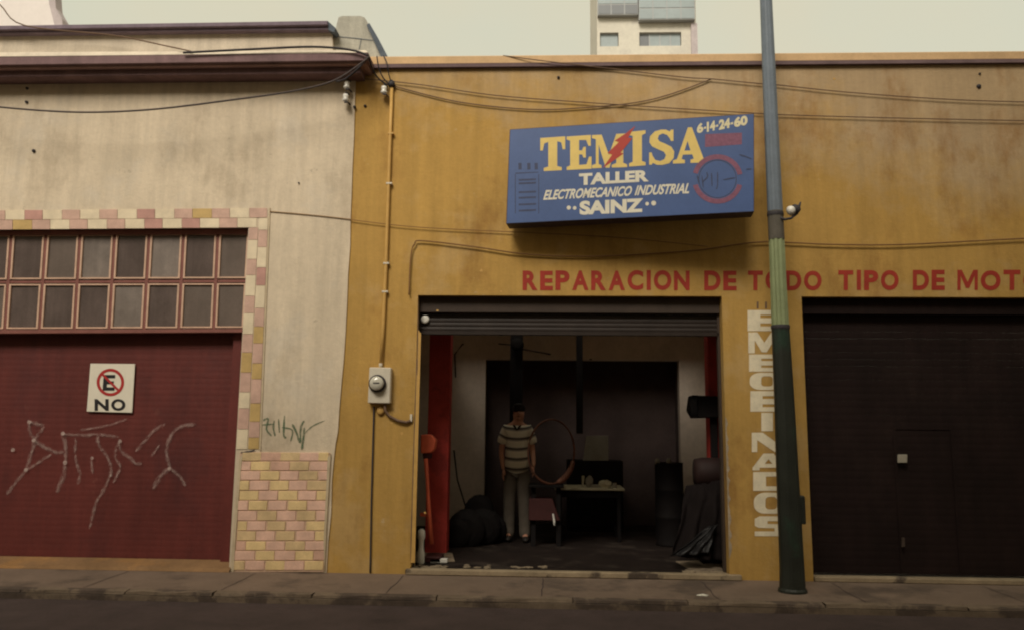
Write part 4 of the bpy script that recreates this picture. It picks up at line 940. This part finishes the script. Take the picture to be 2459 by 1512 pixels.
c = tp(1352, .02); item('wooden_block', 'pale wooden block at the left corner of the table', 'block', lambda m: m.box(c+Vector((-.1, -.01, .001)), c+Vector((.06, .09, .03))), M['tabletop'])
# winding hoop
cH = P(1325, 1083, 2.0); rad = (P(1325, 1006, 2.0)-cH).length; mb = MB(); pts = []; rs = []
for i in range(49):
    a = 2*math.pi*i/48; pts.append(cH+Vector((math.cos(a)*rad*.73, math.cos(a)*rad*.66, math.sin(a)*rad))); rs.append(.011+.010*max(0, math.sin(a*3+1))*(1 if 3.4 < a < 6.2 else .3))
mb.tube(pts, rs, 7, False)
hp = thing('copper_hoop', (cH.x, cH.y, cH.z-rad), 'large thin reddish metal hoop standing upright beside the man', 'hoop'); mb.build('rim', M['copper'], hp, smooth=True)
a2 = [cH+Vector((math.cos(a)*rad*.73, math.cos(a)*rad*.66, math.sin(a)*rad)) for a in [math.radians(x) for x in range(285, 345, 8)]]
MB().tube(a2, [.03, .042, .046, .044, .04, .038, .034, .03][:len(a2)], 8).build('winding', M['copper'], hp, smooth=True)
# bench the hoop stands on, with its red guard
bz0 = cH.z-rad; bx = P(1270, 1200, 1.95).x; bx2 = P(1345, 1200, 1.95).x
ms = thing('machine_bench', (cH.x, 2.2, FZ), 'dark winding machine bench with a dull red lower housing behind the man', 'machine')
MB().box((bx, 1.9, bz0-.045), (bx2+.05, 2.42, bz0-.01)).build('bed', M['machine_dark'], ms, bevel=.006)
zz0 = P(1300, 1250, 1.9).z; zz1 = P(1300, 1197, 1.9).z
MB().prism([(bx, 1.93, zz1), (bx2-.1, 1.93, zz1), (bx2, 1.93, zz0), (bx, 1.93, zz0)], (0, .35, 0)).build('housing', M['machine_red'], ms, bevel=.01)
for x in (bx+.03, bx2-.05):
    MB().box((x, 2.0, FZ), (x+.06, 2.06, bz0-.046)).build('leg', M['machine_dark'], ms); 
MB().tube([P(1328, 1232, 1.88), P(1331, 1252, 1.88), P(1331, 1260, 1.88)], [.012, .016, .008], 8).build('oil_cup', M['porcelain'], ms)
for i in range(3): MB().box((cH.x-.05+i*.03, 2.0, bz0-.009), (cH.x-.04+i*.03, 2.2, bz0+.03)).build('cradle', M['machine_dark'], ms)
# dark press with a grey board on top
pc = P(1425, 1105, 3.6)
ps = thing('tall_cabinet', (pc.x, 3.9, FZ), 'dark cabinet behind the work table', 'cabinet')
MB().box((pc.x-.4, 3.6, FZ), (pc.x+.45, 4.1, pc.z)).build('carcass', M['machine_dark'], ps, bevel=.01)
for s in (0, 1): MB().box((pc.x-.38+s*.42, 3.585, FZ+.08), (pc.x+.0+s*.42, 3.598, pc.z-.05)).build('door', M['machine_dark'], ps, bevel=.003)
bd = MB().prism([P(1408, 1045, 3.62), P(1461, 1045, 3.62), P(1461, 1104.5, 3.62), P(1400, 1104.5, 3.62)], (0, .02, 0)).build('grey_board', M['board'], None)
tag(bd, 'square grey board propped up in the dark behind the table', 'board')
# hoist beams and pulley
ho = thing('hoist_frame', P(1390, 1000, 3.3), 'dark overhead hoist with two hanging uprights and a round pulley above the man', 'hoist')
for a, b, yb, Y in ((1226, 1253, 1130, 3.2), (1384, 1400, 1040, 3.2)):
    p0 = P(a, 790, Y); p1 = P(b, yb, Y); MB().box((p0.x, Y, p1.z), (p1.x, Y+.12, 3.74)).build('upright', M['machine_dark'], ho)
pc = P(1242, 827, 3.05); MB().lathe([(.03, -.05), (.10, -.05), (.085, -.02), (.085, .02), (.10, .05), (.03, .05)], pc, 20, 'Y').build('pulley', M['machine_dark'], ho, smooth=True)
mb = MB().tube([P(1094, 905, YB-.03), P(1092, 850, YB-.03), P(1110, 826, YB-.03), P(1160, 822, 4.6), P(1240, 828, 3.4)], .012, 6); tag(mb.build('hanging_cord', M['cable'], None), 'slack dark cord looping from the grey wall to the pulley', 'cord')
mb = MB().tube([P(1255, 838, 3.3), P(1300, 846, 3.8), P(1380, 861, 4.6), P(1420, 862, YB-.05)], .012, 6); tag(mb.build('hanging_cord', M['cable'], None), 'dark cord slanting right from the pulley to the lintel of the dark rear opening', 'cord')
mb = MB().tube([P(1090, 1080, 1.9), P(1098, 1150, 2.1), P(1118, 1215, 2.3)], .012, 6); tag(mb.build('hanging_cord', M['cable'], None), 'thin cord hanging beside the left red column near the dark heap', 'cord')
# dark heap of rewinding scrap at the left
random.seed(3)
hpc = G(1130, 1300, FZ)
hs = thing('motor_heap', (hpc.x, hpc.y+.3, FZ), 'dark heap of old motor casings behind the left red column', 'heap')
for (px, py, r, Y) in ((1120, 1270, .26, 2.0), (1160, 1262, .25, 2.2), (1098, 1278, .2, 1.9), (1150, 1222, .20, 2.3), (1185, 1268, .19, 2.4)):
    cpt = P(px, py, Y); cpt.z = max(cpt.z, FZ+r*.8)
    MB().lathe([(r*.12, -r), (r*.14, -r*.8), (r*.7, -r*.78), (r*.82, -r*.7)]+[(r*(.86 if q_ % 2 else .97), lerp(-r*.62, r*.6, q_/12)) for q_ in range(13)]+[(r*.85, r*.7), (r*.6, r*.8), (r*.2, r*.82)], cpt, 16, 'Y').build('motor_casing', M['machine_dark'], hs)
# red jack by the left jamb
YJ = .55
jb = P(1038, 1316, YJ)
jk = thing('red_jack', (jb.x, YJ, FZ), 'bright red stand with an orange handle bar leaning at the left door jamb', 'jack')
MB().prism(pq([(1010, 1042), (1034, 1042), (1047, 1056), (1043, 1078), (1036, 1086), (1010, 1088)], YJ), (0, .16, 0)).build('head', M['orange_red'], jk, bevel=.012)
MB().prism(pq([(1014, 1088), (1036, 1088), (1034, 1100), (1016, 1101)], YJ+.03), (0, .1, 0)).build('collar', M['machine_red'], jk, bevel=.006)
MB().tube([P(1022, 1100, YJ+.02), P(1026, 1150, YJ), P(1030, 1230, YJ-.01), P(1036, 1305, YJ)], [.026, .022, .026, .03], 10).build('handle_bar', M['orange_red'], jk, smooth=True)
q = P(1008, 1235, YJ)
MB().box((q.x, YJ+.02, q.z-.02), (P(1030, 1235, YJ).x, YJ+.06, q.z+.02)).build('cross_bar', M['orange_red'], jk)
MB().box((jb.x-.09, YJ-.05, FZ), (jb.x+.11, YJ+.25, FZ+.07)).build('base', M['machine_red'], jk, bevel=.01)
wc = P(1011, 1300, .40)
o = MB().lathe([(.04, 0), (.045, .02), (.043, .12), (.03, .18), (.032, .26), (.045, .30), (.04, .37), (.015, .39)], (wc.x+.0, .42, FZ), 14).build('plastic_bottle', M['porcelain'], None, smooth=True); tag(o, 'tall white bottle tucked behind the left door jamb beside the red stand', 'bottle')
wc = P(1057, 1317, .62)
o = MB().box((wc.x-.10, .5, FZ+.001), (wc.x+.10, .58, FZ+.05)).build('white_brick', M['porcelain'], None, bevel=.006); tag(o, 'small white block lying at the foot of the left red column', 'block')
# covered motor on the right column
YC = 1.0
cv = thing('wall_machine', P(1690, 975, YC), 'dark box wrapped in shiny plastic fixed beside the right red column', 'machine')
MB().prism(pq([(1660, 948), (1728, 950), (1728, 1002), (1666, 1003), (1655, 985)], YC), (0, .24, 0)).build('casing', M['machine_dark'], cv, bevel=.015)
mb = MB(); random.seed(9)
for i in range(5): 
    x = 1657+i*3; mb.tube([P(x+6, 948, YC-.01), P(x+2, 965, YC-.02), P(x+5, 985, YC-.015), P(x+2, 1003, YC-.01)], [.008, .016, .01, .014], 6)
mb.build('plastic_wrap', M['plastic'], cv, smooth=True)
MB().box((P(1706, 1000, 1.1).x, 1.1, FZ), (P(1722, 1000, 1.1).x, 1.16, P(1700, 1001, 1.1).z)).build('post', M['machine_dark'], cv)
# motor on its stand by the right jamb and the draped cloth
mr = P(1712, 1135, .8)
mo = thing('electric_motor', (mr.x, .9, FZ), 'dark red brown electric motor at the right side of the doorway', 'motor')
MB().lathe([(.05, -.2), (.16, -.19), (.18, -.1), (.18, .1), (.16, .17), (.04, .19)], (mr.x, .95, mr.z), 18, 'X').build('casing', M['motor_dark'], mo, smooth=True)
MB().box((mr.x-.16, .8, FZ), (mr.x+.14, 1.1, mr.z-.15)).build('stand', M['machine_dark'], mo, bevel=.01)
def crumple(pts3, cols, rows_, amp, name, m, label, cat):
    # pts3: four corners of a draped sheet
    a, b, c, d = pts3; vs = []
    for j in range(rows_+1):
        for i in range(cols+1):
            uu, vv = i/cols, j/rows_; p = a*(1-uu)*(1-vv)+b*uu*(1-vv)+c*uu*vv+d*(1-uu)*vv
            fold = math.sin(uu*17+vv*3)*amp*(.3+vv)+math.sin(uu*7-vv*9)*amp*.6+random.uniform(-amp, amp)*.25
            vs.append(p+Vector((fold*.2, -fold, fold*.15*(1-vv))))
    for v in vs: v.z = max(v.z, FZ+.004)
    o = MB().add(vs, [(j*(cols+1)+i, j*(cols+1)+i+1, (j+1)*(cols+1)+i+1, (j+1)*(cols+1)+i) for j in range(rows_) for i in range(cols)]).build(name, m, None, smooth=True)
    sol = o.modifiers.new('t', 'SOLIDIFY'); sol.thickness = .004
    return tag(o, label, cat)
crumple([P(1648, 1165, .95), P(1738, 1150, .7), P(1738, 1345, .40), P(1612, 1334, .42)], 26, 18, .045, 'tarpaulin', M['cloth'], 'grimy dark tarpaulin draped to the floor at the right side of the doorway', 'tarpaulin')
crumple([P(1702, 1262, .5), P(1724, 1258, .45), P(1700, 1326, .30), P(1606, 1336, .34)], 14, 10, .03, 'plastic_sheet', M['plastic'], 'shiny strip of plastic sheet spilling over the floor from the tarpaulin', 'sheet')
dc = P(1615, 1190, 2.0)
dm = thing('oil_drum', (dc.x, 2.2, FZ), 'tall dark drum standing right of the work table', 'drum')
rr = (P(1652, 1190, 2.0).x-P(1580, 1190, 2.0).x)/2; zt = P(1615, 1112, 2.0).z-FZ
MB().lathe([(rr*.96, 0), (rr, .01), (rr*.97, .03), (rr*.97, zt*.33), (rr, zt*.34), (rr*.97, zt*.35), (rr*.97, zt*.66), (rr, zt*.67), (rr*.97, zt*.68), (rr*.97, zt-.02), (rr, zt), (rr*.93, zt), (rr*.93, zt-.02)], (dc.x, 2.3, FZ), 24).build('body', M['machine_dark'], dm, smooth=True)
for x in (1582, 1610): MB().lathe([(.03, 0), (.035, .05), (.02, .08)], Vector((P(x, 1105, 2.1).x, 2.25, FZ+zt-.02)), 10).build('bung', M['board'], dm)
# broken cement edges of the floor, left and right of the doorway
random.seed(21)
def rubble(px0, px1, y, label):
    mb = MB(); a = G(px0, y, FZ); b = G(px1, y, FZ)
    for i in range(22):
        t = i/21; x = lerp(a.x, b.x, t); mb.blob((x, lerp(.09, .28, random.random()), FZ+.002), (random.uniform(.03, .07), random.uniform(.03, .08), random.uniform(.008, .022)), 1, .3)
    return mb.build('broken_floor_edge', M['rubble'], wb)
for q_ in ([(1000, 1323), (1086, 1326), (1092, 1346), (994, 1349)], [(1622, 1346), (1700, 1343), (1740, 1352), (1742, 1372), (1660, 1368)]):
    fp = [G(x, y, FZ+.004) for x, y in q_]
    for v in fp: v.y = max(v.y, .06)
    MB().prism(fp, (0, 0, -.01)).build('cement_patch', M['patch'], wb)
rubble(1000, 1085, 1340, ''); rubble(1625, 1738, 1352, ''); 
mb = MB()
for i in range(16): mb.blob((random.uniform(XJ0+.5, XJ0+1.5), random.uniform(.2, .45), FZ+.002), (random.uniform(.02, .06), random.uniform(.02, .06), .01), 1, .3)
mb.build('floor_debris', M['rubble'], wb)
# litter
c = G(860, 1432, RZ+.01); o = MB().blob(c+Vector((0, 0, .02)), (.022, .02, .02), 2, .25).build('paper_litter', M['litter'], None); tag(o, 'small white scrap of litter in the gutter below the meter', 'litter')
c = G(1688, 1430, -.0); o = MB().blob(c+Vector((0, .0, .008)), (.055, .03, .012), 2, .25).build('paper_litter', M['litter'], None); tag(o, 'flat white scrap of litter in front of the doorway near the pole', 'litter')

# ------------------------------------------------------------------ far things
YTW = 46.0
tw = thing('apartment_tower', (P(1554, 130, YTW).x, YTW, 0), 'pale high tower with blue grey glazing rising beyond the ochre roof line', 'building')
a = P(1434, 130, YTW); b = P(1673, 130, YTW); zt0 = P(1550, 40, YTW).z
x0, x1 = a.x, b.x; sc_ = (x1-x0)/239
def tz_(y): return P(1550, y, YTW).z
def tx_(x): return lerp(x0, x1, (x-1434)/239)
top = tz_(-160)
holes_x = [x0, tx_(1441), tx_(1486), tx_(1536), tx_(1637), x1]
zs_ = [0, tz_(111), tz_(78), tz_(44), top]
wall_grid(holes_x, zs_, {(1, 1), (3, 1)}, YTW, YTW+.5).build('wall', M['tower'], tw)
MB().box((x0, YTW+.51, 0), (x1, YTW+9, top-.1)).build('core', M['tower'], tw)
def far_window(xa, xb, ya, yb, n, m, dark=0):
    f = MB(); A_, B_ = tx_(xa), tx_(xb); Z0, Z1 = tz_(yb), tz_(ya); t = .06
    f.box((A_, YTW+.2, Z0), (B_, YTW+.26, Z0+t)); f.box((A_, YTW+.2, Z1-t), (B_, YTW+.26, Z1))
    f = f.build('window', M['tower_frame'], tw)
    for i in range(n):
        p, q = lerp(A_, B_, i/n), lerp(A_, B_, (i+1)/n)
        MB().box((p+.04, YTW+.22, Z0+t), (q-.04, YTW+.25, Z1-t)).build('pane', M['tower_glass_dark'] if i < dark else m, f)
        if i: MB().box((p-.04, YTW+.19, Z0+t), (p+.04, YTW+.27, Z1-t)).build('mullion', M['tower_frame'], f)
far_window(1441, 1486, 78, 111, 1, M['tower_glass']); far_window(1536, 1637, 78, 111, 4, M['tower_glass'], 1)
# projecting glazed bays above
A_, B_ = tx_(1534), tx_(1668); Z0, Z1 = tz_(56), top-.3
bay = MB().box((A_, YTW-.5, Z0), (B_, YTW-.02, Z1)).build('glazed_bay', M['tower_frame'], tw)
for i in range(4):
    for j in range(8):
        z = Z0+.06+j*(Z1-Z0)/8; MB().box((lerp(A_, B_, i/4)+.04, YTW-.53, z), (lerp(A_, B_, (i+1)/4)-.04, YTW-.505, z+(Z1-Z0)/8-.1)).build('pane', M['tower_glass'], bay)
A_, B_ = tx_(1435), tx_(1532); Z0 = tz_(42)
bay = MB().box((A_, YTW-.4, Z0), (B_, YTW-.02, Z1)).build('glazed_bay', M['tower_frame'], tw)
for i in range(3):
    for j in range(8):
        z = Z0+.06+j*(Z1-Z0)/8; MB().box((lerp(A_, B_, i/3)+.04, YTW-.43, z), (lerp(A_, B_, (i+1)/3)-.04, YTW-.405, z+(Z1-Z0)/8-.1)).build('pane', M['tower_glass_dark'] if j < 1 else M['tower_glass'], bay)
MB().box((tx_(1660), YTW-.2, 0), (x1+.05, YTW-.01, tz_(60))).build('corner_pipe', M['lilac'], tw)
# white roof structure top left
rf = thing('roof_parapet', P(60, 60, 3.5), 'overexposed white roof structure with a stepped grey edge at the top left', 'roof structure')
Yr = 3.5
MB().prism(pq([(-160, 90), (-160, -120), (110, -120), (122, -10), (132, 20), (140, 45), (145, 90)], Yr), (0, .25, 0)).build('wall', M['white_render'], rf)
MB().prism(pq([(118, -120), (132, -10), (134, 20), (149, 46), (152, 90), (137, 90), (128, 50), (118, 10), (106, -120)], Yr-.05), (0, .2, 0)).build('stepped_edge', M['lilac'], rf)

# ------------------------------------------------------------------ unseen facades added across the street, heights set to shade the walls
for k_, (xa_, xb_, hh, mt_, lb) in enumerate(((-40, -3.5, 12, 'opp', 'unseen tan facade added for shade across the street, behind the viewer to the left'),
        (-3.5, 2.0, 13.5, 'opp2', 'unseen grey facade added for shade across the street, directly behind the viewer'), (2.0, 40, 20, 'opp', 'tallest unseen tan facade added for shade across the street, behind the viewer to the right'))):
    ob = thing('added_shade_building', ((xa_+xb_)/2, OPY, 0), lb, 'building', 'unseen shading facades across the street')
    m_ = xa_+1.2 if k_ == 2 else xb_-4.2
    wall_grid([xa_+.005, m_, m_+3, xb_], [0, 2.8, hh], {(1, 0)}, OPY-.3, OPY).build('wall', M[mt_], ob)
    MB().box((m_, OPY-.2, 0), (m_+3, OPY-.12, 2.8)).build('door', M['opp_door'], ob)
